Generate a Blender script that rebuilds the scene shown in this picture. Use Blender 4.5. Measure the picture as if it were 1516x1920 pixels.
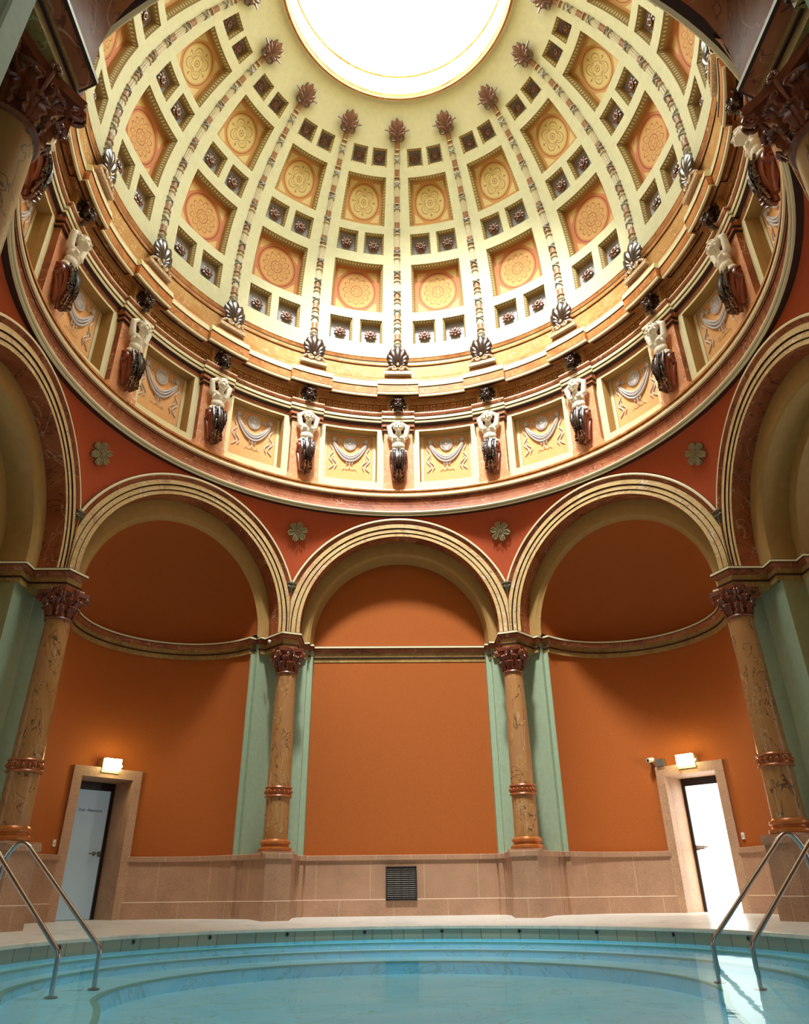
import bpy, bmesh, math, random
from math import sin, cos, pi, radians as R_, sqrt, atan2, hypot
from mathutils import Vector, Matrix

for o in list(bpy.data.objects): bpy.data.objects.remove(o, do_unlink=True)
scene = bpy.context.scene
COL = scene.collection

# ------------------------------------------------------------------ camera
CAM = Vector((-0.19, -8.092, 0.34))
th, yaw, roll = R_(28.05), R_(1.33), R_(-0.69)
Fv = Vector((sin(yaw)*cos(th), cos(yaw)*cos(th), sin(th)))
R0 = Vector((cos(yaw), -sin(yaw), 0)); U0 = R0.cross(Fv)
Rx = R0*cos(roll)+U0*sin(roll); Ux = U0*cos(roll)-R0*sin(roll)
cd = bpy.data.cameras.new('camera'); cam = bpy.data.objects.new('camera', cd); COL.objects.link(cam)
m = Matrix.Identity(4)
for i in range(3):
    m[i][0] = Rx[i]; m[i][1] = Ux[i]; m[i][2] = -Fv[i]; m[i][3] = CAM[i]
cam.matrix_world = m
cd.sensor_fit = 'HORIZONTAL'; cd.sensor_width = 36.0; cd.lens = 36.0*1345.84/1516
cd.clip_start = 0.05; cd.clip_end = 200
scene.camera = cam

# ------------------------------------------------------------------ light, exposure
scene.view_settings.view_transform = 'Standard'
try: scene.view_settings.look = 'None'
except Exception: pass
scene.view_settings.gamma = 1.0
scene.view_settings.use_curve_mapping = False
scene.view_settings.exposure = 0.33
world = bpy.data.worlds.new('world'); scene.world = world; world.use_nodes = True
world.node_tree.nodes['Background'].inputs[0].default_value = (0.75, 0.85, 1.0, 1)
world.node_tree.nodes['Background'].inputs[1].default_value = 0.15
SKY_E = 13.5          # skylight pane
def area(name, loc, target, size, power, color, shape='DISK', size_y=None):
    ld = bpy.data.lights.new(name, 'AREA'); ld.shape = shape; ld.size = size
    if size_y: ld.size_y = size_y
    ld.energy = power; ld.color = color
    o = bpy.data.objects.new(name, ld); COL.objects.link(o); o.location = loc
    d = Vector(target)-Vector(loc); o.rotation_euler = d.to_track_quat('-Z', 'Y').to_euler()
    return o
# daylight entering through the roof light, strongest on its sunny side
area('roof_daylight', (-1.1, -5.0, 26.0), (0.0, 1.5, 6.0), 2.3, 8000, (1.0, 0.99, 0.93))
# added fill lamps in the side passages and behind, brightening the lower hall
area('hall_fill_east', (9.6, 0, 2.6), (0, 0, 2.2), 2.4, 55, (0.95, 0.97, 1.0), 'RECTANGLE', 3.0)
area('hall_fill_west', (-9.6, 0, 2.6), (0, 0, 2.2), 2.4, 40, (0.95, 0.97, 1.0), 'RECTANGLE', 3.0)
area('hall_fill_south', (0, -11.6, 3.0), (0, 0, 4.0), 2.4, 45, (0.9, 0.96, 1.0), 'RECTANGLE', 3.6)

# ------------------------------------------------------------------ material helpers
def lin(c):
    return tuple(((x/255.0)/12.92 if x/255.0 <= 0.04045 else ((x/255.0+0.055)/1.055)**2.4) for x in c[:3])+(1.0,)
class S:
    """socket wrapper so shader maths can be written as expressions"""
    def __init__(s, nt, k): s.nt = nt; s.k = k
    def _m(s, op, *a):
        n = s.nt.nodes.new('ShaderNodeMath'); n.operation = op
        for i, x in enumerate((s,)+a):
            if isinstance(x, S): s.nt.links.new(x.k, n.inputs[i])
            else: n.inputs[i].default_value = float(x)
        return S(s.nt, n.outputs[0])
    def __add__(s, o): return s._m('ADD', o)
    def __radd__(s, o): return s._m('ADD', o)
    def __sub__(s, o): return s._m('SUBTRACT', o)
    def __rsub__(s, o): return (s*-1.0)+o
    def __mul__(s, o): return s._m('MULTIPLY', o)
    def __rmul__(s, o): return s._m('MULTIPLY', o)
    def __truediv__(s, o): return s._m('DIVIDE', o)
    def abs(s): return s._m('ABSOLUTE')
    def lt(s, o): return s._m('LESS_THAN', o)
    def gt(s, o): return s._m('GREATER_THAN', o)
    def frac(s): return s._m('FRACT')
    def sin(s): return s._m('SINE')
    def cos(s): return s._m('COSINE')
    def mx(s, o): return s._m('MAXIMUM', o)
    def mn(s, o): return s._m('MINIMUM', o)
    def floor(s): return s._m('FLOOR')
def newmat(name):
    M = bpy.data.materials.new(name); M.use_nodes = True
    nt = M.node_tree; b = nt.nodes['Principled BSDF']
    return M, nt, b
def col_in(nt, sock, c):
    if isinstance(c, S): nt.links.new(c.k, sock)
    else: sock.default_value = c
def mix(nt, f, a, b):
    n = nt.nodes.new('ShaderNodeMix'); n.data_type = 'RGBA'
    if isinstance(f, S): nt.links.new(f.k, n.inputs[0])
    else: n.inputs[0].default_value = f
    col_in(nt, n.inputs[6], a); col_in(nt, n.inputs[7], b)
    return S(nt, n.outputs[2])
def coords(nt, kind='Object', scale=(1, 1, 1), rnd=False):
    tc = nt.nodes.new('ShaderNodeTexCoord'); mp = nt.nodes.new('ShaderNodeMapping')
    mp.inputs['Scale'].default_value = scale
    nt.links.new(tc.outputs[kind], mp.inputs[0])
    if rnd:
        oi = nt.nodes.new('ShaderNodeObjectInfo'); mu = nt.nodes.new('ShaderNodeMath'); mu.operation = 'MULTIPLY'; mu.inputs[1].default_value = 37.0
        nt.links.new(oi.outputs['Random'], mu.inputs[0]); nt.links.new(mu.outputs[0], mp.inputs['Location'])
    return mp.outputs[0]
def noise(nt, vec, scale, detail=4, rough=0.55, dist=0.0):
    n = nt.nodes.new('ShaderNodeTexNoise'); n.inputs['Scale'].default_value = scale
    n.inputs['Detail'].default_value = detail; n.inputs['Roughness'].default_value = rough
    n.inputs['Distortion'].default_value = dist
    nt.links.new(vec, n.inputs['Vector']); return S(nt, n.outputs['Fac'])
def ramp(nt, f, stops):
    n = nt.nodes.new('ShaderNodeValToRGB'); e = n.color_ramp.elements
    while len(e) < len(stops): e.new(0.5)
    for i, (p, c) in enumerate(stops): e[i].position = p; e[i].color = c
    nt.links.new(f.k, n.inputs[0]); return S(nt, n.outputs[0])
def bump(nt, b, h, strength=0.2, dist=0.01):
    n = nt.nodes.new('ShaderNodeBump'); n.inputs['Strength'].default_value = strength; n.inputs['Distance'].default_value = dist
    nt.links.new(h.k, n.inputs['Height']); nt.links.new(n.outputs[0], b.inputs['Normal'])
def uv(nt):
    tc = nt.nodes.new('ShaderNodeTexCoord'); sp = nt.nodes.new('ShaderNodeSeparateXYZ')
    nt.links.new(tc.outputs['UV'], sp.inputs[0]); return S(nt, sp.outputs[0]), S(nt, sp.outputs[1])

def plain(name, c, rough=0.6, metal=0.0, spec=0.4, emit=None, es=0.0, var=0.0, vs=6.0, bmp=0.0):
    M, nt, b = newmat(name)
    b.inputs['Roughness'].default_value = rough; b.inputs['Metallic'].default_value = metal
    b.inputs['Specular IOR Level'].default_value = spec
    c = lin(c)
    if var or bmp:
        n = noise(nt, coords(nt, 'Object'), vs, 6)
        if var:
            d = tuple(x*(1-var) for x in c[:3])+(1,); l = tuple(min(1, x*(1+var)) for x in c[:3])+(1,)
            nt.links.new(ramp(nt, n, [(0.3, d), (0.7, l)]).k, b.inputs['Base Color'])
        else: b.inputs['Base Color'].default_value = c
        if bmp: bump(nt, b, n, bmp)
    else:
        n = noise(nt, coords(nt, 'Object'), 12, 3)
        nt.links.new(mix(nt, n*0.08, c, tuple(x*0.8 for x in c[:3])+(1,)).k, b.inputs['Base Color'])
    if emit: b.inputs['Emission Color'].default_value = lin(emit); b.inputs['Emission Strength'].default_value = es
    return M
def marble(name, c0, c1, c2, dark, light, scale=1.0, vs=1.6, rough=0.35, dk=0.7, lt=0.5, rnd=False):
    M, nt, b = newmat(name)
    v = coords(nt, 'Object', scale if isinstance(scale, tuple) else (scale, scale, scale), rnd)
    n1 = noise(nt, v, 1.7, 7, 0.6, 0.8)
    base = ramp(nt, n1, [(0.3, lin(c0)), (0.5, lin(c1)), (0.68, lin(c2))])
    n2 = noise(nt, v, vs, 4, 0.55, 1.4); n3 = noise(nt, v, vs*0.7, 3, 0.5, 2.0)
    vein = (n2-0.5).abs().lt(0.0065)*dk
    wv = (n3-0.47).abs().lt(0.005)*lt
    c = mix(nt, vein, base, lin(dark)); c = mix(nt, wv, c, lin(light))
    nt.links.new(c.k, b.inputs['Base Color'])
    b.inputs['Roughness'].default_value = rough; b.inputs['Specular IOR Level'].default_value = 0.35
    return M
def stone(name, c, grout, joints):
    """speckled sandstone slabs; joints(u,v) -> socket mask of the pale joints, in metres"""
    M, nt, b = newmat(name)
    v = coords(nt, 'Object'); n1 = noise(nt, v, 60, 3, 0.7); n2 = noise(nt, v, 2.2, 5)
    c = lin(c); d = tuple(x*0.62 for x in c[:3])+(1,); l = tuple(min(1, x*1.3) for x in c[:3])+(1,)
    base = ramp(nt, n1*0.65+n2*0.35, [(0.35, d), (0.5, c), (0.68, l)])
    if joints:
        U, V = uv(nt)
        slab = ((U/0.93+(V/0.31).floor()*0.43).floor()*12.9).sin()*0.5+0.5
        base = mix(nt, slab*0.28, base, d)
        base = mix(nt, joints(U, V), base, lin(grout))
    nt.links.new(base.k, b.inputs['Base Color']); b.inputs['Roughness'].default_value = 0.55
    return M
M = {}
M['plaster'] = plain('cream_dome_plaster', (206, 203, 166), 0.75, var=0.05, vs=9)
M['cream'] = plain('cream_frame_paint', (234, 224, 178), 0.55, var=0.05, vs=5)
M['white_trim'] = plain('pale_gilt_line', (240, 228, 186), 0.4)
M['stucco'] = plain('orange_stucco', (174, 92, 32), 0.85, var=0.10, vs=55, bmp=0.08)
M['stucco_red'] = plain('vermilion_stucco', (184, 82, 42), 0.85, var=0.10, vs=55, bmp=0.08)
M['green'] = plain('sage_green_paint', (160, 180, 152), 0.6, var=0.07, vs=14)
M['olive'] = plain('olive_paint', (150, 146, 104), 0.65, var=0.07, vs=9)
M['ochre'] = plain('ochre_vault_paint', (172, 136, 78), 0.7, var=0.07, vs=9)
M['bronze'] = plain('dark_red_bronze', (52, 26, 19), 0.26, spec=1.0, var=0.3, vs=20)
M['bronze2'] = plain('brown_gilt', (108, 62, 42), 0.24, spec=1.0, var=0.3, vs=24)
M['bronze3'] = plain('dark_gilt_palmette', (106, 66, 50), 0.25, spec=1.0, var=0.35, vs=24)
M['gold'] = plain('copper_gilt', (196, 116, 54), 0.3, metal=0.35, spec=0.8, var=0.15, vs=9)
M['cast'] = plain('white_plaster_cast', (238, 232, 214), 0.6)
M['relief'] = plain('pale_grey_relief', (214, 206, 206), 0.6)
M['relief_dark'] = plain('stone_grey_relief', (168, 156, 116), 0.6)
M['dark'] = plain('dark_recess', (40, 30, 26), 0.6)
M['groove'] = plain('groove_brown', (58, 30, 20), 0.6)
M['steel'] = plain('brushed_steel', (190, 186, 184), 0.22, metal=1.0)
M['steel2'] = plain('matt_steel', (150, 146, 140), 0.4, metal=0.8)
M['deck'] = marble('white_deck_marble', (226, 226, 220), (238, 238, 232), (212, 216, 214), (170, 174, 176), (250, 250, 250), 1.2, 2.0, 0.3, 0.3, 0.3)
M['nosing'] = marble('coping_marble', (214, 214, 202), (226, 226, 214), (200, 202, 194), (160, 165, 160), (245, 245, 240), 1.5, 2.5, 0.35, 0.3, 0.3)
M['marble_gold'] = marble('ochre_marble', (168, 96, 48), (200, 128, 68), (214, 150, 86), (96, 52, 30), (236, 208, 160), 1.3, 1.5, dk=0.6, lt=0.55)
M['marble_brown'] = marble('red_brown_marble', (128, 62, 34), (158, 86, 48), (170, 104, 62), (70, 34, 24), (214, 170, 140), 1.0, 1.3, 0.55)
M['marble_pale'] = marble('pale_veined_marble', (196, 164, 112), (216, 186, 132), (200, 158, 118), (110, 88, 80), (240, 228, 220), 1.2, 1.8, dk=0.55, lt=0.7)
M['marble_impost'] = marble('olive_marble', (146, 116, 66), (170, 138, 82), (186, 152, 96), (84, 58, 36), (216, 200, 160), 1.5, 2.2)
M['marble_col'] = marble('ochre_column_marble', (164, 110, 62), (184, 134, 82), (176, 124, 86), (78, 54, 42), (214, 190, 150), (1.5, 1.5, 0.6), 1.7, 0.28, 0.8, 0.45, rnd=True)
M['marble_cove'] = marble('honey_marble', (190, 138, 78), (204, 156, 94), (210, 168, 108), (170, 110, 60), (250, 236, 200), 1.6, 2.0, dk=0.4, lt=0.8)
M['marble_pink'] = marble('salmon_marble', (222, 146, 104), (232, 164, 120), (226, 150, 110), (150, 80, 60), (250, 232, 214), 1.6, 2.2, dk=0.4, lt=0.9)
def dj(U, V):
    h = (V-0.27).abs().lt(0.006)
    vj = (U/0.93+((V-0.27).gt(0.0))*0.43).frac().lt(0.008)*V.lt(0.87)
    vj2 = (U/0.62).frac().lt(0.012)*V.gt(0.87)
    return (h*0.9).mx(vj*0.5).mx(vj2*0.45)
M['dado'] = stone('pink_sandstone', (186, 144, 114), (236, 214, 190), dj)
M['dado2'] = stone('pink_sandstone_plain', (186, 144, 114), (232, 206, 176), None)
M['jamb'] = stone('door_sandstone', (192, 152, 120), (232, 206, 176), None)

def m_ashlar():
    M_, nt, b = newmat('painted_ashlar')
    U, V = uv(nt); v = coords(nt, 'Object')
    base = ramp(nt, noise(nt, v, 7, 6, 0.65, 0.6), [(0.3, lin((150, 152, 128))), (0.7, lin((176, 180, 158)))])
    j = (V/0.34).frac().lt(0.03)
    nt.links.new(mix(nt, j, base, lin((226, 236, 228))).k, b.inputs['Base Color']); b.inputs['Roughness'].default_value = 0.6
    return M_
M['ashlar'] = m_ashlar()
def m_egg():
    M_, nt, b = newmat('egg_and_dart_moulding')
    U, V = uv(nt)
    x = (U/0.075).frac()*2.0-1.0; y = V*2.0-1.0
    r = (x*x*1.5+(y-0.1)*(y-0.1)*0.9)
    e = (r-0.62).abs().lt(0.16); core = r.lt(0.3)
    base = mix(nt, e, lin((176, 158, 104)), lin((92, 76, 44)))
    base = mix(nt, core, base, lin((214, 196, 140)))
    base = mix(nt, (x.abs()).gt(0.86), base, lin((104, 84, 50)))
    nt.links.new(base.k, b.inputs['Base Color']); b.inputs['Roughness'].default_value = 0.6
    return M_
M['egg'] = m_egg()
def m_medal(name, bg, disc, corner, line, kind):
    M_, nt, b = newmat(name)
    U, V = uv(nt); x = U*2.0-1.0; y = V*2.0-1.0
    r = (x*x+y*y)._m('SQRT'); a = y._m('ARCTAN2', x)
    c = mix(nt, (x.abs()+y.abs()).gt(1.28)*(x.abs().mx(y.abs())).lt(0.86), lin(bg), lin(corner))
    c = mix(nt, r.lt(0.84), c, lin(bg))
    c = mix(nt, (r-0.80).abs().lt(0.018), c, lin(line))
    c = mix(nt, r.lt(0.72), c, lin(disc))
    if kind == 12:
        p = (a*6.0).cos().abs()
        m1 = (r-(p*0.16+0.42)).abs().lt(0.022); m2 = (r-(p*0.12+0.28)).abs().lt(0.016)*r.gt(0.26)
        m3 = (r-0.24).abs().lt(0.02); m4 = (r-((a*3.0).cos().abs()*0.10+0.06)).abs().lt(0.02)
        spoke = (p.lt(0.10))*r.gt(0.26)*r.lt(0.46)
        mk = m1.mx(m2*0.7).mx(m3).mx(m4).mx(spoke*0.8)
    else:
        p = (a*2.0).sin().abs()
        m1 = (r-(p*0.30+0.28)).abs().lt(0.022); m2 = (r-(p*0.20+0.22)).abs().lt(0.018)
        m3 = (r-((a*8.0).cos().abs()*0.05+0.26)).abs().lt(0.018)
        m4 = (r-0.12).abs().lt(0.02); m5 = (r-0.05).lt(0.0)
        sp = (x.abs().mn(y.abs())).lt(0.015)*r.gt(0.40)*r.lt(0.64); kn = ((r-0.56).abs().lt(0.03))*((x.abs().mn(y.abs())).lt(0.05))
        mk = m1.mx(m2*0.7).mx(m3*0.8).mx(m4).mx(m5).mx(sp).mx(kn)
    c = mix(nt, mk*0.75, c, lin(line))
    nt.links.new(c.k, b.inputs['Base Color']); b.inputs['Roughness'].default_value = 0.75
    return M_
M['med_low'] = m_medal('orange_painted_medallion', (192, 118, 68), (202, 154, 88), (208, 174, 108), (140, 64, 34), 12)
M['med_up'] = m_medal('golden_painted_medallion', (196, 144, 82), (206, 184, 120), (212, 192, 130), (140, 88, 48), 4)
M['panel'] = plain('apricot_panel_paint', (234, 176, 114), 0.7, var=0.07, vs=12)
def m_tiles():
    M_, nt, b = newmat('coping_tiles'); U, V = uv(nt)
    t = ((U/0.283).floor()*7.3).sin()*0.5+0.5
    base = mix(nt, t, lin((176, 172, 150)), lin((150, 160, 146)))
    j = (U/0.283).frac().lt(0.03).mx((V+0.112).lt(0.0)*0.0)
    nt.links.new(mix(nt, j, base, lin((96, 64, 44))).k, b.inputs['Base Color']); b.inputs['Roughness'].default_value = 0.3
    return M_
M['tiles'] = m_tiles()
def m_pool():
    M_, nt, b = newmat('turquoise_pool_lining'); v = coords(nt, 'Object')
    n = noise(nt, v, 1.1, 5, 0.6, 1.2); n2 = noise(nt, v, 0.9, 4, 0.6, 2.5)
    base = ramp(nt, n, [(0.3, lin((146, 224, 255))), (0.7, lin((176, 234, 255)))])
    base = mix(nt, (n2-0.5).abs().lt(0.01)*0.35, base, lin((110, 170, 150)))
    nt.links.new(base.k, b.inputs['Base Color']); b.inputs['Roughness'].default_value = 0.4
    return M_
M['pool'] = m_pool()
M['pool_edge'] = plain('step_edge_tiles', (120, 176, 170), 0.4)
def m_water():
    M_ = bpy.data.materials.new('clear_pool_water'); M_.use_nodes = True; nt = M_.node_tree
    nt.nodes.clear(); out = nt.nodes.new('ShaderNodeOutputMaterial')
    tr = nt.nodes.new('ShaderNodeBsdfTransparent'); tr.inputs[0].default_value = (0.84, 0.98, 1.0, 1)
    gl = nt.nodes.new('ShaderNodeBsdfGlossy'); gl.inputs['Roughness'].default_value = 0.015
    gl.inputs['Color'].default_value = (0.85, 0.97, 1.0, 1)
    mx = nt.nodes.new('ShaderNodeMixShader'); lw = nt.nodes.new('ShaderNodeFresnel'); lw.inputs['IOR'].default_value = 1.33
    f = S(nt, lw.outputs[0])*0.26
    n = noise(nt, coords(nt, 'Object'), 2.2, 3, 0.5, 0.4)
    bp = nt.nodes.new('ShaderNodeBump'); bp.inputs['Strength'].default_value = 0.05; bp.inputs['Distance'].default_value = 0.03
    nt.links.new(n.k, bp.inputs['Height']); nt.links.new(bp.outputs[0], gl.inputs['Normal'])
    nt.links.new(f.k, mx.inputs[0]); nt.links.new(tr.outputs[0], mx.inputs[1]); nt.links.new(gl.outputs[0], mx.inputs[2])
    nt.links.new(mx.outputs[0], out.inputs[0]); return M_
M['water'] = m_water()
def m_sky():
    M_ = bpy.data.materials.new('bright_roof_glass'); M_.use_nodes = True; nt = M_.node_tree; nt.nodes.clear()
    out = nt.nodes.new('ShaderNodeOutputMaterial'); ad = nt.nodes.new('ShaderNodeAddShader')
    tr = nt.nodes.new('ShaderNodeBsdfTransparent'); em = nt.nodes.new('ShaderNodeEmission')
    em.inputs[0].default_value = (0.94, 1.0, 0.97, 1); em.inputs[1].default_value = SKY_E
    nt.links.new(tr.outputs[0], ad.inputs[0]); nt.links.new(em.outputs[0], ad.inputs[1]); nt.links.new(ad.outputs[0], out.inputs[0]); return M_
M['skylight'] = m_sky()
M['glow_glass'] = plain('frosted_glass_backlit', (240, 244, 240), 0.3, emit=(250, 252, 246), es=3.2)
M['frost'] = plain('frosted_glass', (166, 186, 192), 0.25, emit=(190, 210, 222), es=0.10)
M['lamp'] = plain('lit_lamp_cover', (255, 250, 225), 0.4, emit=(255, 242, 178), es=14.0)
M['lamp_box'] = plain('lamp_housing', (226, 214, 130), 0.5)
M['white_plastic'] = plain('white_plastic', (236, 228, 214), 0.4)
M['black'] = plain('dark_bronze_frame', (44, 34, 32), 0.35)
M['ink'] = plain('black_lettering', (30, 30, 32), 0.6)

# ------------------------------------------------------------------ mesh helpers
class MB:
    def __init__(s): s.v = []; s.f = []; s.m = []; s.uv = []
    def add(s, vs, fs, mi=0, uvs=None):
        b = len(s.v); s.v += [tuple(p) for p in vs]
        for f in fs:
            s.f.append(tuple(i+b for i in f)); s.m.append(mi)
            s.uv.append([uvs[i] for i in f] if uvs else [(0, 0)]*len(f))
    def grid(s, pts, mi=0, uvs=None, closeu=False, closev=False):
        nu = len(pts); nv = len(pts[0]); vs = [p for r in pts for p in r]
        U = [q for r in uvs for q in r] if uvs else None
        fs = []
        for i in range(nu if closeu else nu-1):
            for j in range(nv if closev else nv-1):
                a = i*nv+j; b2 = ((i+1) % nu)*nv+j; c = ((i+1) % nu)*nv+(j+1) % nv; d = i*nv+(j+1) % nv
                fs.append((a, b2, c, d))
        s.add(vs, fs, mi, U)
    def box(s, c, sz, mi=0, rot=None):
        x, y, z = (k/2 for k in sz); vs = []
        for a in (-1, 1):
            for b in (-1, 1):
                for d in (-1, 1):
                    p = Vector((a*x, b*y, d*z))
                    if rot: p = rot @ p
                    vs.append(p+Vector(c))
        s.add(vs, [(0, 1, 3, 2), (4, 6, 7, 5), (0, 4, 5, 1), (2, 3, 7, 6), (0, 2, 6, 4), (1, 5, 7, 3)], mi)
    def quad(s, a, b, c, d, mi=0): s.add([a, b, c, d], [(0, 1, 2, 3)], mi)
    def tube(s, pts, rad, n=8, mi=0, closed=False, flat=1.0, caps=True):
        pts = [Vector(p) for p in pts]; N = len(pts)
        if not hasattr(rad, '__len__'): rad = [rad]*N
        rings = []; prev = None
        for i, p in enumerate(pts):
            if closed: t = pts[(i+1) % N]-pts[i-1]
            else: t = pts[min(i+1, N-1)]-pts[max(i-1, 0)]
            if t.length < 1e-9: t = Vector((0, 0, 1))
            t.normalize()
            if prev is None:
                a = Vector((0, 0, 1)) if abs(t.z) < 0.9 else Vector((1, 0, 0)); u = t.cross(a).normalized()
            else:
                u = prev-t*prev.dot(t)
                u = u.normalized() if u.length > 1e-6 else t.orthogonal().normalized()
            prev = u; w = t.cross(u)
            rings.append([p+(u*cos(2*pi*k/n)+w*sin(2*pi*k/n)*flat)*rad[i] for k in range(n)])
        s.grid(rings, mi, None, closed, True)
        if caps and not closed:
            b = len(s.v); s.add(rings[0], [tuple(range(n))], mi); s.add(rings[-1], [tuple(range(n))][::-1], mi)
    def lathe(s, prof, n=32, mi=0, c=(0, 0, 0), mats=None, uvs=False):
        for k in range(len(prof)-1):
            rows = []
            for (r, z) in (prof[k], prof[k+1]):
                rows.append([(c[0]+r*cos(2*pi*j/n), c[1]+r*sin(2*pi*j/n), c[2]+z) for j in range(n)])
            s.grid(rows, mats[k] if mats else mi, None, False, True)
    def ellip(s, c, r, nu=12, nv=8, mi=0, rot=None):
        rows = []
        for i in range(nv+1):
            t = pi*i/nv; row = []
            for j in range(nu):
                a = 2*pi*j/nu; p = Vector((r[0]*sin(t)*cos(a), r[1]*sin(t)*sin(a), r[2]*cos(t)))
                if rot: p = rot @ p
                row.append(p+Vector(c))
            rows.append(row)
        s.grid(rows, mi, None, False, True)
    def caps(s, a, b, ra, rb, n=10, mi=0):
        a = Vector(a); b = Vector(b); pts = []; rr = []
        d = (b-a); L = d.length; d.normalize()
        for i in range(5):
            t = pi/2*(1-i/4); pts.append(a-d*ra*sin(t)); rr.append(max(ra*cos(t), 1e-4))
        for i in range(5):
            t = pi/2*i/4; pts.append(b+d*rb*sin(t)); rr.append(max(rb*cos(t), 1e-4))
        s.tube(pts, rr, n, mi)
    def mesh(s, name, mats, smooth=40, weld=True):
        me = bpy.data.meshes.new(name); me.from_pydata(s.v, [], s.f)
        for mt in mats: me.materials.append(mt)
        ul = me.uv_layers.new(name='UVMap'); d = ul.data; k = 0
        for fi, p in enumerate(me.polygons):
            p.material_index = s.m[fi]
            for q in s.uv[fi]: d[k].uv = q; k += 1
        if weld:
            bm = bmesh.new(); bm.from_mesh(me); bmesh.ops.remove_doubles(bm, verts=bm.verts, dist=1e-5)
            bmesh.ops.recalc_face_normals(bm, faces=bm.faces); bm.to_mesh(me); bm.free()
        if smooth:
            for p in me.polygons: p.use_smooth = True
            me.set_sharp_from_angle(angle=R_(smooth))
        me.update(); return me
    def build(s, name, mats, parent=None, smooth=40, weld=True):
        if not isinstance(mats, (list, tuple)): mats = [mats]
        o = bpy.data.objects.new(name, s.mesh(name, mats, smooth, weld)); COL.objects.link(o)
        if parent is not None: o.parent = parent
        return o
def struct(o, name=None, label=None):
    o['kind'] = 'structure'
    if label: o['label'] = label
    return o
def tag(o, label, cat, group=None):
    o['label'] = label; o['category'] = cat; o['kind'] = 'thing'
    if group: o['group'] = group
    return o
def empty(name, loc=(0, 0, 0), rz=0.0):
    o = bpy.data.objects.new(name, None); COL.objects.link(o); o.location = loc; o.rotation_euler = (0, 0, rz)
    o.empty_display_size = 0.1; return o
KIDS = {}
def copy_tree(o, parent=None):
    c = o.copy(); COL.objects.link(c)
    if parent is not None: c.parent = parent
    for ch in [x for x in list(bpy.data.objects) if x.parent == o]: copy_tree(ch, c)
    return c
def place_phi(o, phi, r, z):
    a = R_(phi); o.location = (r*sin(a), r*cos(a), z); o.rotation_euler = (0, 0, -a)
def remesh(mb, voxel, name, mats, smooth_it=4):
    me = mb.mesh(name+'_raw', mats, 0); o = bpy.data.objects.new(name+'_raw', me); COL.objects.link(o)
    md = o.modifiers.new('r', 'REMESH'); md.mode = 'VOXEL'; md.voxel_size = voxel
    if smooth_it:
        sm = o.modifiers.new('s', 'SMOOTH'); sm.factor = 0.6; sm.iterations = smooth_it
    bpy.context.view_layer.update()
    dg = bpy.context.evaluated_depsgraph_get()
    out = bpy.data.meshes.new_from_object(o.evaluated_get(dg)); out.name = name
    bpy.data.objects.remove(o, do_unlink=True)
    if not out.materials: out.materials.append(mats[0])
    for p in out.polygons: p.use_smooth = True
    return out
def leaf(mb, path, W, lobes=4, cup=0.25, thick=0.008, mi=0, side=Vector((1, 0, 0)), nq=8, depth=0.22, rib=0.006, wf=None):
    """lobed leaf swept along a path"""
    path = [Vector(p) for p in path]
    if len(path) < 9:
        Q = [path[0]*2-path[1]]+path+[path[-1]*2-path[-2]]; out = []
        for i in range(1, len(Q)-2):
            for k in range(3):
                t = k/3; a, b, c, d = Q[i-1:i+3]
                out.append(0.5*((2*b)+(c-a)*t+(2*a-5*b+4*c-d)*t*t+(3*b-a-3*c+d)*t**3))
        path = out+[path[-1]]
    n = len(path); top = []; bot = []
    for i, p in enumerate(path):
        s_ = i/(n-1); t = (path[min(i+1, n-1)]-path[max(i-1, 0)]).normalized()
        nrm = side.cross(t).normalized()
        w = (wf(s_) if wf else (0.55+0.45*sin(pi*min(1, s_*0.9+0.12)))*min(1.0, (1-s_)*3.2+0.10))
        w *= W*(1-depth*(0.5+0.5*cos(2*pi*lobes*s_)))
        r1 = []; r2 = []
        for j in range(nq+1):
            q = -1+2*j/nq
            off = cup*w*(q*q)+rib*cos(q*pi*3)
            r1.append(p+side*(q*w)+nrm*(off+thick/2)); r2.append(p+side*(q*w)+nrm*(off-thick/2))
        top.append(r1); bot.append(r2)
    mb.grid(top, mi); mb.grid(bot, mi)
    for a, b in ((top, bot),):
        mb.grid([[r[0] for r in a], [r[0] for r in b]], mi); mb.grid([[r[-1] for r in a], [r[-1] for r in b]], mi)
        mb.grid([a[0], b[0]], mi); mb.grid([a[-1], b[-1]], mi)
def spiral(c, ax, ay, r0, r1, turns, n=28, a0=0.0, lift=None, lh=0.0):
    c = Vector(c); ax = Vector(ax); ay = Vector(ay); P = []
    for i in range(n+1):
        s_ = i/n; a = a0+turns*2*pi*s_; r = r0+(r1-r0)*s_**0.8
        p = c+ax*(r*cos(a))+ay*(r*sin(a))
        if lift is not None: p = p+Vector(lift)*lh*s_
        P.append(p)
    return P
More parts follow.
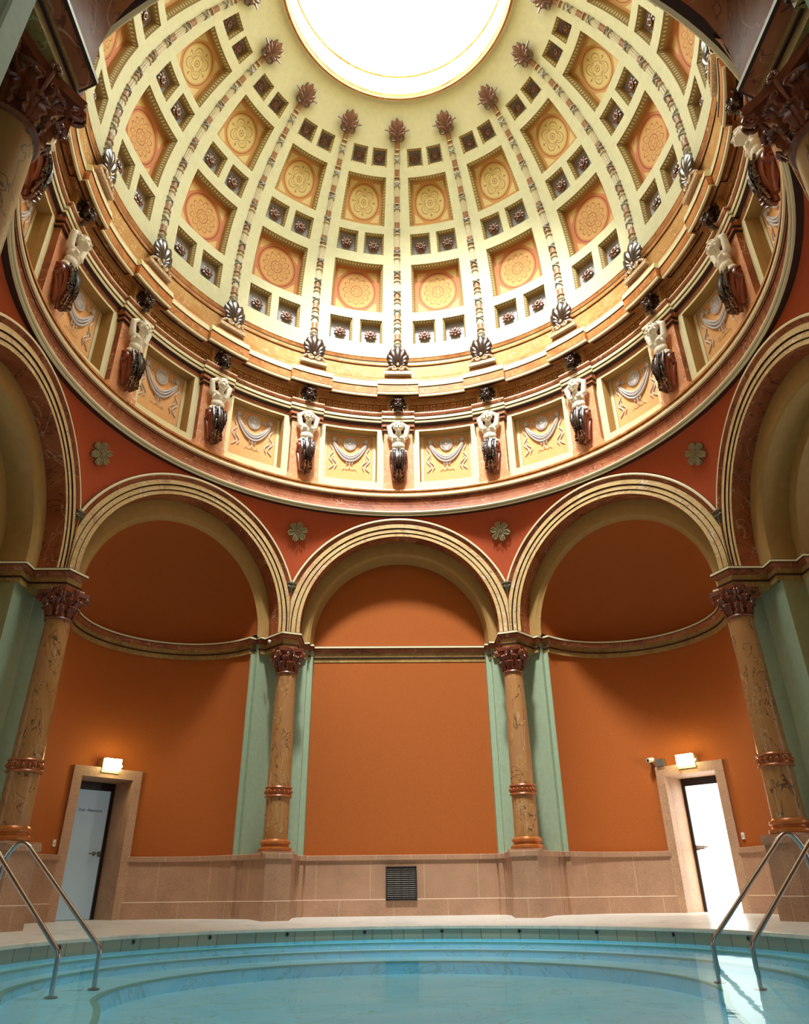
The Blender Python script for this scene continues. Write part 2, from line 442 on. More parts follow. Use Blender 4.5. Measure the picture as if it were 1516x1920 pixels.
def sweep(mb, path, prof, phi=None, mi=0, mats=None, closed=False, u0=0.0):
    """path [(u,w)] walked with the open side on its right-hand (towards -w for +u); profile [(d,z)], d>0 into the open side"""
    n = len(path); offs = []
    for i in range(n):
        def nr(a, b):
            dx, dy = b[0]-a[0], b[1]-a[1]; L = hypot(dx, dy) or 1; return (dy/L, -dx/L)
        if i == 0: n1 = n2 = nr(path[0], path[1])
        elif i == n-1: n1 = n2 = nr(path[-2], path[-1])
        else: n1 = nr(path[i-1], path[i]); n2 = nr(path[i], path[i+1])
        mx, my = n1[0]+n2[0], n1[1]+n2[1]; d = mx*n1[0]+my*n1[1]
        offs.append((mx/d, my/d) if d > 0.25 else n1)
    L = [u0]
    for i in range(1, n): L.append(L[-1]+hypot(path[i][0]-path[i-1][0], path[i][1]-path[i-1][1]))
    T = (lambda u, w, z: bayP(phi, u, w, z)) if phi is not None else (lambda u, w, z: (u, w, z))
    for k in range(len(prof)-1):
        rows = []; U = []
        for (d, z) in (prof[k], prof[k+1]):
            rows.append([T(path[i][0]+offs[i][0]*d, path[i][1]+offs[i][1]*d, z) for i in range(n)])
            U.append([(L[i], z) for i in range(n)])
        mb.grid(rows, mats[k] if mats else mi, U)
def bayP(phi, u, w, z):
    a = R_(phi); return (w*sin(a)+u*cos(a), w*cos(a)-u*sin(a), z)
def cyl(phi, r, z): a = R_(phi); return (r*sin(a), r*cos(a), z)
T22 = math.tan(R_(22.5)); S22 = sin(R_(22.5)); C22 = cos(R_(22.5))
def ordn(k): return ['centre', 'first', 'second', 'third', 'fourth', 'fifth', 'sixth', 'seventh'][k]
def side(k): return 'left' if k < 0 else 'right'
def arc_pts(w0, rad, a0, a1, n):
    """arc in bay plan round (0,w0), angle from +w axis, positive to +u"""
    return [(rad*sin(R_(a0+(a1-a0)*i/n)), w0+rad*cos(R_(a0+(a1-a0)*i/n))) for i in range(n+1)]

# ------------------------------------------------------------------ floor and pool
WATER = -0.195; PR = 4.05
def ring_surf(mb, prof, n=128, mi=0, mats=None):
    for k in range(len(prof)-1):
        rows = []; U = []
        for (r, z) in (prof[k], prof[k+1]):
            rows.append([cyl(360*j/n, r, z) for j in range(n+1)]); U.append([(2*pi*PR*j/n, z) for j in range(n+1)])
        mb.grid(rows, mats[k] if mats else mi, U)
# the rim is round on the north, and opens into a stair bay towards the south passage
_fun = [(4.05*sin(R_(107)), 4.05*cos(R_(107))), (2.45, -4.55), (1.60, -5.25), (1.60, -6.7), (0.0, -6.7)]
def rim(phi):
    """distance of the pool rim from the centre at azimuth phi"""
    p = abs((phi+180) % 360-180)
    if p <= 107: return PR
    d = (sin(R_(p)), cos(R_(p)))
    for (x1, y1), (x2, y2) in zip(_fun[:-1], _fun[1:]):
        ex, ey = x2-x1, y2-y1; det = d[0]*(-ey)+ex*d[1]
        if abs(det) < 1e-9: continue
        t = (x1*(-ey)+ex*y1)/det; q = (d[0]*y1-d[1]*x1)/det
        if t > 0 and -1e-6 <= q <= 1+1e-6: return t
    return 6.7
PH = sorted(set([360*j/144 for j in range(145)]+[s_*math.degrees(atan2(x, y)) % 360 for x, y in _fun[1:4] for s_ in (1, -1)]))
def rim_surf(mb, prof, mi=0, mats=None):
    acc = [0.0]
    for a, b in zip(PH[:-1], PH[1:]): acc.append(acc[-1]+(Vector(cyl(b, rim(b), 0))-Vector(cyl(a, rim(a), 0))).length)
    for k in range(len(prof)-1):
        rows = []; U = []
        for (r, z) in (prof[k], prof[k+1]):
            rows.append([cyl(p, max(0.001, (rim(p)+(r-PR)) if r < 5 else max(r, rim(p)+0.35)), z) for p in PH]); U.append([(L, z) for L in acc])
        mb.grid(rows, mats[k] if mats else mi, U)
mb = MB(); rim_surf(mb, [(4.07, -0.062), (4.55, -0.055), (5.0, -0.02), (5.5, 0.02), (14, 0.03)], mi=0)
floor = struct(mb.build('floor', [M['deck']]))
mb = MB(); rim_surf(mb, [(4.09, -0.062), (4.05, -0.060), (4.03, -0.068), (4.03, -0.102), (4.05, -0.108)])
struct(mb.build('trim_1', [M['nosing']]))
mb = MB(); rim_surf(mb, [(4.052, -0.106), (4.052, -0.235)])
struct(mb.build('trim_2', [M['tiles']]))
mb = MB()
prof = [(4.05, -0.235), (4.05, -0.265), (3.80, -0.265), (3.80, -0.34), (3.50, -0.34), (3.50, -0.42), (2.78, -0.42), (2.78, -0.56)]
rim_surf(mb, prof)
for (r, z) in ((3.80, -0.262), (3.50, -0.337), (2.78, -0.417)):
    rim_surf(mb, [(r+0.05, z), (r-0.004, z), (r-0.004, z-0.02)], mi=1)
mb.add([cyl(p, rim(p)+2.78-PR, -0.56) for p in PH[:-1]], [tuple(range(len(PH)-1))])
struct(mb.build('floor', [M['pool'], M['pool_edge']]))
mb = MB()
mb.add([cyl(p, rim(p)+0.001, WATER) for p in PH[:-1]], [tuple(range(len(PH)-1))])
wo = mb.build('pool_water', [M['water']], smooth=0); tag(wo, 'clear turquoise water filling the round pool', 'water')
# inlets in the coping tiles
mb = MB(); mb.lathe([(0.001, 0.006), (0.022, 0.006), (0.030, 0.0), (0.034, -0.004), (0.034, -0.012)], 20, mats=[1, 0, 0, 0]); inl = mb.mesh('water_inlet', [M['steel2'], M['dark']])
for i in range(-5, 5):
    ph = 8+16*i
    o = bpy.data.objects.new('water_inlet', inl); COL.objects.link(o)
    o.location = cyl(ph, 4.046, -0.140); a = R_(ph)
    o.rotation_euler = Vector((-sin(a), -cos(a), 0)).to_track_quat('Z', 'Y').to_euler()
    k = i if i < 0 else i+1
    tag(o, 'round dark water inlet in the pool rim tiles, %s %s of centre' % (ordn(abs(k)), side(k)), 'pool inlet', 'inlets round the pool rim')

# ------------------------------------------------------------------ per-bay architecture
ARCH_Z = 4.93; A0 = 5.2; RIN = 1.925; REX = 2.305
BAYS = {0: 'niche', 45: 'apse', -45: 'apse', 90: 'pass', -90: 'pass', 135: 'niche', -135: 'niche', 180: 'back'}
def half_path(kind, rf, U, wp, up, w2, u2, dw):
    """from the mitre plane round the pier block to the back wall, left half (negative u)"""
    t = (rf*S22-U)/C22
    P = [(-rf*S22, rf*C22), (-U, rf*C22+t*S22), (-U, wp), (-up, wp), (-up, w2), (-u2, w2)]
    return [(u, w+dw) for u, w in P]
def full_path(phi, kind, rf, U, wp, up, w2, u2, dw, ins=0.0, split=None):
    L = half_path(kind, rf, U, wp, up, w2, u2, dw)
    if kind in ('niche',):
        L += [(-u2, 5.85-ins)]; return L+[(-u, w) for u, w in reversed(L)]
    if kind == 'apse':
        r = 1.72-ins
        a = math.degrees(math.acos(min(1, max(-1, (w2-5.55)/r))))
        L = L[:-1]+[(-(r*sin(R_(a))), w2)]
        if split is None:
            return L+arc_pts(5.55, r, -a, a, 40)[1:-1]+[(-u, w) for u, w in reversed(L)]
        left = L+arc_pts(5.55, r, -a, -split, 14)[1:]
        return left, [(-u, w) for u, w in reversed(left)]
    # passages: two separate jambs
    u3 = (1.83 if kind == 'back' else 1.68)-ins*0.7; u4 = (1.835 if kind == 'back' else 1.48)-ins*0.7
    e = [(-u3, w2+dw), (-u3, 5.95+dw), (-u4, 5.95+dw), (-u4, 12.5)]
    left = L[:-1]+[q for q in e if hypot(q[0]-L[-2][0], q[1]-L[-2][1]) > 0.01]
    return left, [(-u, w) for u, w in reversed(left)]
def sel(phi, paths):
    """the two south-eastern and south-western bays meet the wider south piers, which the south bay builds"""
    if abs(phi) != 135: return paths
    p = paths[0]; h = [q for q in p if (q[0] < 0.9 if phi > 0 else q[0] > -0.9)]
    return [h]
bay_no = 0
for phi, kind in BAYS.items():
    bay_no += 1; dw = 0.50 if kind == 'back' else 0.0; US = 1.05 if kind == 'back' else 1.0
    BP = lambda u, w, z: bayP(phi, u*US, w+dw, z)
    pref = {0: 'north', 45: 'northeast', -45: 'northwest', 90: 'east', -90: 'west', 135: 'southeast', -135: 'southwest', 180: 'south'}[phi]
    # archivolt face (clipped on the mitre planes)
    prof = [(1.925, 5.2), (1.992, 5.2), (1.995, 5.215), (2.005, 5.215), (2.008, 5.185), (2.085, 5.185), (2.088, 5.205), (2.10, 5.205), (2.104, 5.165),
            (2.19, 5.165), (2.195, 5.18), (2.215, 5.17), (2.245, 5.14), (2.262, 5.125), (2.285, 5.12), (2.300, 5.125), (2.306, 5.145), (2.315, 5.15), (2.325, 5.2)]
    mats = [0, 1, 1, 1, 0, 1, 1, 1, 0, 1, 2, 2, 2, 3, 3, 3, 1, 2]
    def ap(rho, w, k, n=56, zlow=4.70 if kind != 'back' else 4.5):
        if k == 0: u, z = -rho, zlow
        elif k == n: u, z = rho, zlow
        else:
            a = pi*(k-1)/(n-2); u, z = -rho*cos(a), ARCH_Z+rho*sin(a)
        lim = w*T22
        return (max(-lim, min(lim, u)), w, z)
    BA = (lambda u, w, z: bayP(phi, u*1.09, w+0.13, z+(0.22 if z > 4.6 else 0))) if kind == 'back' else BP
    mb = MB(); n = 56
    for k in range(len(prof)-1):
        js = [j for j in range(n+1) if not (abs(phi) == 135 and ap(2.3, 5.2, j)[0]*(1 if phi > 0 else -1) > 1.75)]
        rows = [[BA(*ap(prof[q][0], prof[q][1], j)) for j in js] for q in (k, k+1)]
        mb.grid(rows, mats[k])
    av = struct(mb.build('trim_%d' % (2+bay_no), [M['marble_pale'], M['groove'], M['marble_brown'], M['white_trim']], smooth=30, weld=False))
    # soffit of the front arch
    mb = MB(); rows = [[BA(*ap(RIN, w, j)) for j in range(n+1)] for w in (5.2, 5.28, 5.42, 5.5)+((5.9,) if kind == 'back' else ())]
    mb.grid(rows)
    mb.build('arch_soffit', [M['marble_brown']], av)
    # inner arch ring
    Rs, Zs = {'niche': (1.75, 4.80), 'apse': (1.75, 4.75), 'pass': (1.66, 4.86), 'back': (1.86, 4.90)}[kind]
    def ip(rho, zc, w, k, zlow=4.70):
        if k == 0: return (-rho, w, zlow)
        if k == n: return (rho, w, zlow)
        a = pi*(k-1)/(n-2); return (-rho*cos(a), w, zc+rho*sin(a))
    mb = MB()
    mb.grid([[BP(*ip(RIN, ARCH_Z, 5.5, j)) for j in range(n+1)], [BP(*ip(Rs+0.05, Zs, 5.5, j)) for j in range(n+1)]], 0)
    mb.grid([[BP(*ip(Rs+0.05, Zs, 5.5, j)) for j in range(n+1)], [BP(*ip(Rs, Zs, 5.545, j)) for j in range(n+1)]], 0)
    back = {'niche': 5.85, 'apse': 5.55, 'pass': 5.95, 'back': 5.95}[kind]
    mb.grid([[BP(*ip(Rs, Zs, 5.545, j)) for j in range(n+1)], [BP(*ip(Rs-0.04*(kind in ('niche', 'apse')), Zs, back+0.004, j)) for j in range(n+1)]], 0)
    if kind == 'back':
        mb.grid([[BP(*ip(1.86, Zs, 5.95, j)) for j in range(n+1)], [bayP(phi, *ip(1.86, Zs, 12.5, j)) for j in range(n+1)]], 0)
    if kind == 'pass':
        mb.grid([[BP(*ip(1.66, Zs, 5.95, j)) for j in range(n+1)], [BP(*ip(1.46, Zs, 5.95, j)) for j in range(n+1)]], 0)
        mb.grid([[BP(*ip(1.46, Zs, 5.95, j)) for j in range(n+1)], [bayP(phi, *ip(1.46, Zs, 12.5, j)) for j in range(n+1)]], 0)
    mb.build('inner_arch', [M['ochre'] if kind != 'back' else M['olive']], av)
    # wall behind
    if kind == 'niche':
        mb = MB(); N = 40
        rows = [[BP(-1.75+3.5*j/N, 5.86, z) for j in range(N+1)] for z in (0.9, 4.5, 4.75)]
        mb.grid(rows)
        top = [BP(-1.75+3.5*j/N, 5.86, 4.80+sqrt(max(0, 1.78**2-(-1.75+3.5*j/N)**2))) for j in range(N+1)]
        mb.grid([rows[-1], top]); struct(mb.build('wall_'+pref, [M['stucco']]))
    elif kind == 'apse':
        mb = MB(); N = 40
        # door opening: leave out the columns of faces inside the surround below 2.2 m
        RW = 1.72; ad = 20.0
        ae = 85.1; angs = [-ae+(ae-ad)*i/14 for i in range(14)]+[-ad+2*ad*i/10 for i in range(11)]+[ad+(ae-ad)*(i+1)/14 for i in range(14)]
        def W_(a, z, r=RW): return BP(r*sin(R_(a)), 5.55+r*cos(R_(a)), z)
        for i in range(len(angs)-1):
            inside = abs((angs[i]+angs[i+1])/2) < ad
            zs = [2.25, 3.4, 4.75] if inside else [0.9, 2.25, 3.4, 4.75]
            for q in range(len(zs)-1):
                mb.quad(W_(angs[i], zs[q]), W_(angs[i+1], zs[q]), W_(angs[i+1], zs[q+1]), W_(angs[i], zs[q+1]))
        rows = []
        for i in range(17):
            e = pi/2*i/16; rows.append([BP(1.72*cos(e)*sin(pi*(j/N-0.5)), 5.55+1.72*cos(e)*cos(pi*(j/N-0.5)), 4.75+1.72*sin(e)) for j in range(N+1)])
        mb.grid(rows); struct(mb.build('wall_'+pref, [M['stucco']]))
    # impost cornice
    cprof = [(-0.25, 4.40), (0.0, 4.40), (0.0, 4.475), (0.018, 4.48), (0.018, 4.50), (0.0, 4.505), (0.0, 4.585), (0.02, 4.60), (0.045, 4.625), (0.055, 4.66), (0.075, 4.668), (0.075, 4.70), (0.068, 4.712), (-0.25, 4.712)]
    cm = [0, 0, 1, 1, 1, 0, 2, 2, 2, 1, 3, 1, 0]
    args = (5.36, 1.925, 5.56, 1.83, 5.70, 1.755) if kind != 'pass' else (5.36, 1.925, 5.56, 1.68, 5.70, 1.68)
    fp = full_path(phi, kind, *args, dw, ins=0.04 if kind == 'apse' else 0.0)
    mb = MB()
    for pth in sel(phi, [fp] if isinstance(fp, list) else list(fp)): sweep(mb, [(u*US, w) for u, w in pth], cprof, phi, mats=cm)
    struct(mb.build('trim_%d' % (12+bay_no), [M['marble_impost'], M['groove'], M['marble_brown'], M['white_trim']], smooth=25, weld=False))
    # green pilasters
    gl = [(-5.62*T22, 5.62+dw), (-1.80, 5.62+dw), (-1.80, 5.72+dw), (-1.70, 5.72+dw), (-1.70, 5.87+dw)]
    if kind == 'apse': gl = [(-5.62*T22, 5.62), (-1.80, 5.62), (-1.80, 5.70), (-1.705, 5.70)]
    if kind == 'back': gl = [(-5.62*T22, 5.62+dw), (-1.84, 5.62+dw), (-1.84, 6.24)]
    if kind == 'pass': gl = [(-5.62*T22, 5.62), (-1.68, 5.62)]
    mb = MB()
    for sgn in (-1, 1):
        pp = gl if sgn == -1 else [(-u, w) for u, w in reversed(gl)]
        if phi*sgn == 135: continue
        sweep(mb, [(u*US, w) for u, w in pp], [(0, 0.9), (0, 4.6)], phi)
    struct(mb.build('wall_pilasters_'+pref, [M['green']], smooth=20, weld=False))
    if kind in ('pass', 'back'):
        mb = MB()
        for sgn in (-1, 1):
            pp = [(-1.68, 5.62), (-1.68, 5.95), (-1.48, 5.95), (-1.48, 12.5)] if kind == 'pass' else [(-1.84, 6.24), (-1.86, 6.24), (-1.86, 12.5)]
            if sgn == 1: pp = [(-u, w) for u, w in reversed(pp)]
            sweep(mb, [(u*US, w) for u, w in pp], [(0, 0.9), (0, 4.6 if kind == 'back' else 4.405)], phi)
        struct(mb.build('wall_passage_'+pref, [M['ashlar'] if kind == 'back' else M['olive']], smooth=20, weld=False))
    # dado
    dprof = [(0.012, -0.08), (0.012, 0.27), (0.0, 0.272), (0.0, 0.865), (0.004, 0.868), (0.03, 0.875), (0.03, 0.945), (0.022, 0.952), (-0.2, 0.952)]
    args = (5.19, 1.79, 5.52, 1.77, 5.66, 1.68) if kind != 'pass' else (5.19, 1.79, 5.52, 1.64, 5.66, 1.64)
    dd = full_path(phi, kind, *args, dw, ins=0.05, split=20.3 if kind == 'apse' else None)
    mb = MB()
    for pth in sel(phi, [dd] if isinstance(dd, list) else list(dd)): sweep(mb, [(u*US, w) for u, w in pth], dprof, phi)
    struct(mb.build('baseboard_'+pref, [M['dado']], smooth=20, weld=False))

# added shell and roof, out of view, keeping the sky out of open seams
mb = MB(); ring_surf0 = [(13.9, -0.5), (13.9, 17.0), (2.85, 17.6), (2.85, 18.4)]
for (ra, za), (rb, zb) in zip(ring_surf0[:-1], ring_surf0[1:]):
    mb.grid([[cyl(10*j, ra, za) for j in range(37)], [cyl(10*j, rb, zb) for j in range(37)]])
struct(mb.build('wall_sky_block', [M['ochre']]))
# far ends of the passages and the hall beyond
for nm, phi in (('east_hall', 90), ('west_hall', -90), ('south_hall', 180)):
    mb = MB(); mb.grid([[bayP(phi, u, 12.4, z) for u in (-1.95, 1.95)] for z in (0, 6.9)])
    struct(mb.build('wall_'+nm, [M['ochre']]))
# wall between arches and ring
mb = MB(); n = 56
for phi, kind in BAYS.items():
    dw = 0.50 if kind == 'back' else 0.0; US = 1.05 if kind == 'back' else 1.0
    lo = []
    for k in range(1, n):
        a = pi*(k-1)/(n-2); w = A0; u = -2.318*cos(a); z = ARCH_Z+2.318*sin(a)
        if abs(u) > w*T22+1e-4: continue
        lo.append((u, w, z))
    zc = ARCH_Z+sqrt(2.318**2-(A0*T22)**2)
    lo = [(-A0*T22, A0, zc)]+lo+[(A0*T22, A0, zc)]
    rows = []
    for q in range(9):
        s_ = q/8; row = []
        for (u, w, z) in lo:
            ang2 = math.degrees(atan2(u, w)); k_ = (1-s_)**0.6; zz = z+(7.33-z)*s_
            p0 = Vector(bayP(phi, u*1.09, w+0.13, zz+0.22*(1-s_)) if kind == 'back' else bayP(phi, u, w, zz)); p1 = Vector(cyl(phi+ang2, 5.215, zz)); row.append(p1+(p0-p1)*k_)
        rows.append(row)
    mb.grid(rows)
struct(mb.build('wall_spandrels', [M['stucco_red']]))

# ------------------------------------------------------------------ drum
def ring_prof(name, prof, mats, mlist, breaks=None, half=4.0, proj=0.1, smooth=25, n=12):
    """revolve a profile; on piers (every 22.5 deg, +-half) step it inward by proj"""
    mb = MB(); angs = []
    for k in range(16):
        c = 22.5*k
        if half:
            angs += [(c-half, 0), (c-half, 1)]+[(c-half+2*half*i/4, 1) for i in range(1, 4)]+[(c+half, 1), (c+half, 0)]
            angs += [(c+half+(22.5-2*half)*i/n, 0) for i in range(1, n)]
        else: angs += [(c+22.5*i/n, 0) for i in range(n)]
    angs.append((angs[0][0]+360, angs[0][1]))
    for k in range(len(prof)-1):
        rows = []; U = []
        for (r, z) in (prof[k], prof[k+1]):
            rows.append([cyl(a, r-proj*b, z) for a, b in angs]); U.append([(R_(a)*5.2, z) for a, b in angs])
        mb.grid(rows, mats[k], U)
    return struct(mb.build(name, mlist, smooth=smooth, weld=False))
M['key'] = plain('brown_greek_key', (140, 82, 44), 0.55)
G = [M['marble_gold'], M['groove'], M['white_trim'], M['marble_brown'], M['marble_cove'], M['cream']]
ring_prof('trim_21', [(5.42, 7.29), (5.15, 7.30), (5.12, 7.305), (5.115, 7.32), (5.13, 7.325), (5.13, 7.335), (5.10, 7.34), (5.085, 7.36), (5.09, 7.385), (5.11, 7.40), (5.125, 7.405), (5.15, 7.425), (5.185, 7.50), (5.195, 7.58), (5.19, 7.66), (5.175, 7.70),
    (5.16, 7.71), (5.155, 7.735), (5.145, 7.74), (5.125, 7.76), (5.12, 7.79), (5.13, 7.815), (5.15, 7.82), (5.15, 7.875), (5.135, 7.88), (5.13, 7.91), (5.14, 7.94), (5.50, 7.99)],
    [1, 2, 2, 1, 1, 2, 2, 2, 0, 1, 3, 3, 3, 3, 3, 1, 3, 1, 2, 2, 2, 0, 0, 1, 0, 0, 2], G, half=0, n=10)
# drum wall panels
mb = MB(); PZ0, PZ1 = 8.22, 9.555
def cellgrid(mb, f, a0, a1, z0, z1, na, nz, mi, uvs=None):
    rows = [[f(a0+(a1-a0)*i/na, z0+(z1-z0)*j/nz) for j in range(nz+1)] for i in range(na+1)]
    U = [[(i/na, j/nz) for j in range(nz+1)] for i in range(na+1)]
    mb.grid(rows, mi, U)
for k in range(16):
    c = 22.5*k
    # pilaster, projecting
    ZB, ZT, PR_, FR_ = 7.9, 9.66, 5.24, 5.35
    for sgn in (-1, 1):
        mb.grid([[cyl(c+sgn*3.45, PR_, z) for z in (ZB, ZT)], [cyl(c+sgn*3.45, FR_+0.03, z) for z in (ZB, ZT)]], 3)
    cellgrid(mb, lambda a, z: cyl(a, PR_, z), c-3.45, c+3.45, ZB, ZT, 4, 1, 1)
    for (za, zb, rr_, hw, mi_) in ((9.445, 9.475, 5.215, 3.7, 5), (9.475, 9.51, 5.20, 3.85, 3), (9.55, 9.58, 5.21, 3.75, 5), (9.58, 9.635, 5.19, 4.0, 3), (7.96, 8.12, 5.22, 3.6, 1)):
        A = [cyl(c-hw, 5.36, za), cyl(c-hw, rr_, za), cyl(c, rr_, za), cyl(c+hw, rr_, za), cyl(c+hw, 5.36, za)]
        B = [cyl(c-hw, 5.36, zb), cyl(c-hw, rr_, zb), cyl(c, rr_, zb), cyl(c+hw, rr_, zb), cyl(c+hw, 5.36, zb)]
        mb.grid([A, B], mi_); mb.add(A, [(0, 1, 2, 3, 4)], mi_); mb.add(B, [(0, 1, 2, 3, 4)], 0)
    a0, a1 = c+3.45, c+19.05; b0, b1 = c+5.0, c+17.5
    F = lambda a, z: cyl(a, FR_, z)
    cellgrid(mb, F, a0, b0, ZB, ZT, 1, 1, 0); cellgrid(mb, F, b1, a1, ZB, ZT, 1, 1, 0)
    cellgrid(mb, F, b0, b1, ZB, PZ0, 6, 1, 0); cellgrid(mb, F, b0, b1, PZ1, ZT, 6, 1, 0)
    # sloping reveal and inner fillet
    def loop(da, dzb, dzt, r, nn=6):
        P = [cyl(b0+da+(b1-b0-2*da)*i/nn, r, PZ0+dzb) for i in range(nn+1)]
        P += [cyl(b1-da-(b1-b0-2*da)*i/nn, r, PZ1-dzt) for i in range(nn+1)]
        return P
    L0 = loop(0, 0, 0, FR_); L1 = loop(0.20, 0.03, 0.005, 5.44); L2 = loop(0.25, 0.05, 0.008, 5.57); L3 = loop(0.95, 0.15, 0.03, 5.57); L4 = loop(1.0, 0.155, 0.034, 5.575)
    mb.grid([L0, L1], 4, closev=True); mb.grid([L1, L2], 4, closev=True); mb.grid([L2, L3], 0, closev=True); mb.grid([L3, L4], 5, closev=True)
    cellgrid(mb, lambda a, z: cyl(a, 5.575, z), b0+1.0, b1-1.0, PZ0+0.155, PZ1-0.034, 8, 2, 2)
struct(mb.build('wall_drum', [M['cream'], M['marble_pink'], M['panel'], M['marble_brown'], M['ochre'], M['groove']], smooth=20, weld=False))
# architrave
ring_prof('trim_22', [(5.6, 9.60), (5.34, 9.61), (5.33, 9.68), (5.325, 9.70), (5.27, 9.73), (5.26, 9.75), (5.26, 9.79), (5.25, 9.795), (5.25, 9.805), (5.235, 9.81), (5.235, 9.875), (5.225, 9.88), (5.21, 9.92), (5.205, 9.95), (5.205, 9.975), (5.6, 9.99)],
    [0, 3, 1, 1, 2, 2, 1, 1, 2, 2, 1, 3, 3, 2, 0], G, half=4.05, proj=0.055)
# frieze, corona, attic
ring_prof('trim_23', [(5.5, 9.97), (5.29, 9.98), (5.29, 10.42), (5.6, 10.45)], [5, 4, 0], G, half=2.5, proj=0.10, n=16)
ring_prof('trim_24', [(5.7, 10.40), (5.27, 10.405), (5.25, 10.43), (5.22, 10.45), (5.19, 10.50), (5.17, 10.52), (5.13, 10.515), (5.115, 10.40), (5.11, 10.38), (5.105, 10.325), (5.07, 10.325), (5.065, 10.375), (5.06, 10.38), (5.06, 10.565), (5.045, 10.58),
    (5.04, 10.60), (5.05, 10.63), (5.06, 10.68), (5.07, 10.72), (5.3, 10.76)], [0, 1, 0, 0, 0, 0, 0, 1, 0, 2, 2, 1, 0, 1, 2, 5, 5, 5, 5], G, half=5.35, proj=0.10)
ring_prof('trim_25', [(5.3, 10.70), (5.065, 10.71), (5.065, 10.74), (5.075, 10.745), (5.075, 10.775), (5.08, 10.78), (5.095, 10.82), (5.11, 10.825), (5.11, 10.85), (5.3, 10.86)], [1, 2, 1, 0, 1, 0, 2, 0, 0], G, half=3.6, proj=0.10)
ring_prof('trim_26', [(5.13, 10.82), (5.12, 10.90), (5.115, 11.05), (5.11, 11.21), (5.09, 11.22), (5.085, 11.25), (5.095, 11.29), (5.11, 11.33), (5.11, 11.345), (5.12, 11.35), (5.12, 11.36), (5.105, 11.37), (5.095, 11.41), (5.085, 11.45)],
    [4, 4, 4, 1, 0, 0, 0, 1, 1, 1, 2, 0, 0], G, half=0, n=10)
# greek key
mb = MB(); key = [(0.06, 0.0), (0.06, 1.0), (0.94, 1.0), (0.94, 0.22), (0.34, 0.22), (0.34, 0.68), (0.66, 0.68), (0.66, 0.46)]
kz0, kz1 = 10.01, 10.22; rr = 5.29
for k in range(16):
    N = 10; w = (22.5-5.0-0.8)/N
    for i in range(N):
        a0 = 22.5*k+2.9+w*i
        P = [(a0+w*x, kz0+(kz1-kz0)*y) for x, y in key]
        segs = list(zip(P[:-1], P[1:]))+[((a0, kz0), (a0+w*0.5, kz0)), ((a0+w*0.5, kz0), (a0+w, kz0))]
        for (aa, za), (ab, zb) in segs:
            h = 0.0105; ha = math.degrees(h/rr)
            lo_a, hi_a = min(aa, ab)-ha, max(aa, ab)+ha; lo_z, hi_z = min(za, zb)-h, max(za, zb)+h
            q = [(lo_a, lo_z), (hi_a, lo_z), (hi_a, hi_z), (lo_a, hi_z)]
            f = [cyl(a, rr-0.012, z) for a, z in q]; b_ = [cyl(a, rr+0.002, z) for a, z in q]
            mb.add(f+b_, [(0, 1, 2, 3), (0, 1, 5, 4), (1, 2, 6, 5), (2, 3, 7, 6), (3, 0, 4, 7)])
struct(mb.build('trim_27', [M['key']], smooth=0, weld=False))

# ------------------------------------------------------------------ dome
ZC, DA, DB = 12.57, 5.08, 5.27
def dome(a, t, off=0.0):
    t = R_(t); return cyl(a, (DA+off)*(cos(t) if t > 0 else 1.0), ZC+(DB+off*(t > 0))*sin(t))
rowsC = [('A', -7.6, 0.25, 0), ('L', 3.05, 18.15, 1), ('B', 20.9, 26.9, 0), ('U', 29.0, 42.0, 1), ('C', 44.5, 49.15, 0)]
mb = MB(); coffer_specs = []
def patch(a0, a1, t0, t1, mi=0):
    na = max(1, int((a1-a0)/2+0.5)); ntt = max(1, int((t1-t0)/2+0.5))
    mb.grid([[dome(a0+(a1-a0)*i/na, t0+(t1-t0)*j/ntt) for j in range(ntt+1)] for i in range(na+1)], mi)
for k in range(16):
    c = 22.5*k; t = -12.3
    for nm, t0, t1, big in rowsC:
        patch(c, c+22.5, t, t0)
        if big:
            patch(c, c+4.1, t0, t1); patch(c+18.4, c+22.5, t0, t1); coffer_specs.append((nm, k, 0, c+4.1, c+18.4, t0, t1))
        else:
            patch(c, c+4.1, t0, t1); patch(c+10.3, c+12.3, t0, t1); patch(c+18.4, c+22.5, t0, t1)
            coffer_specs += [(nm, k, 0, c+4.1, c+10.3, t0, t1), (nm, k, 1, c+12.3, c+18.4, t0, t1)]
        t = t1
    patch(c, c+22.5, t, 61.2)
dome_o = struct(mb.build('ceiling', [M['plaster']], smooth=60))
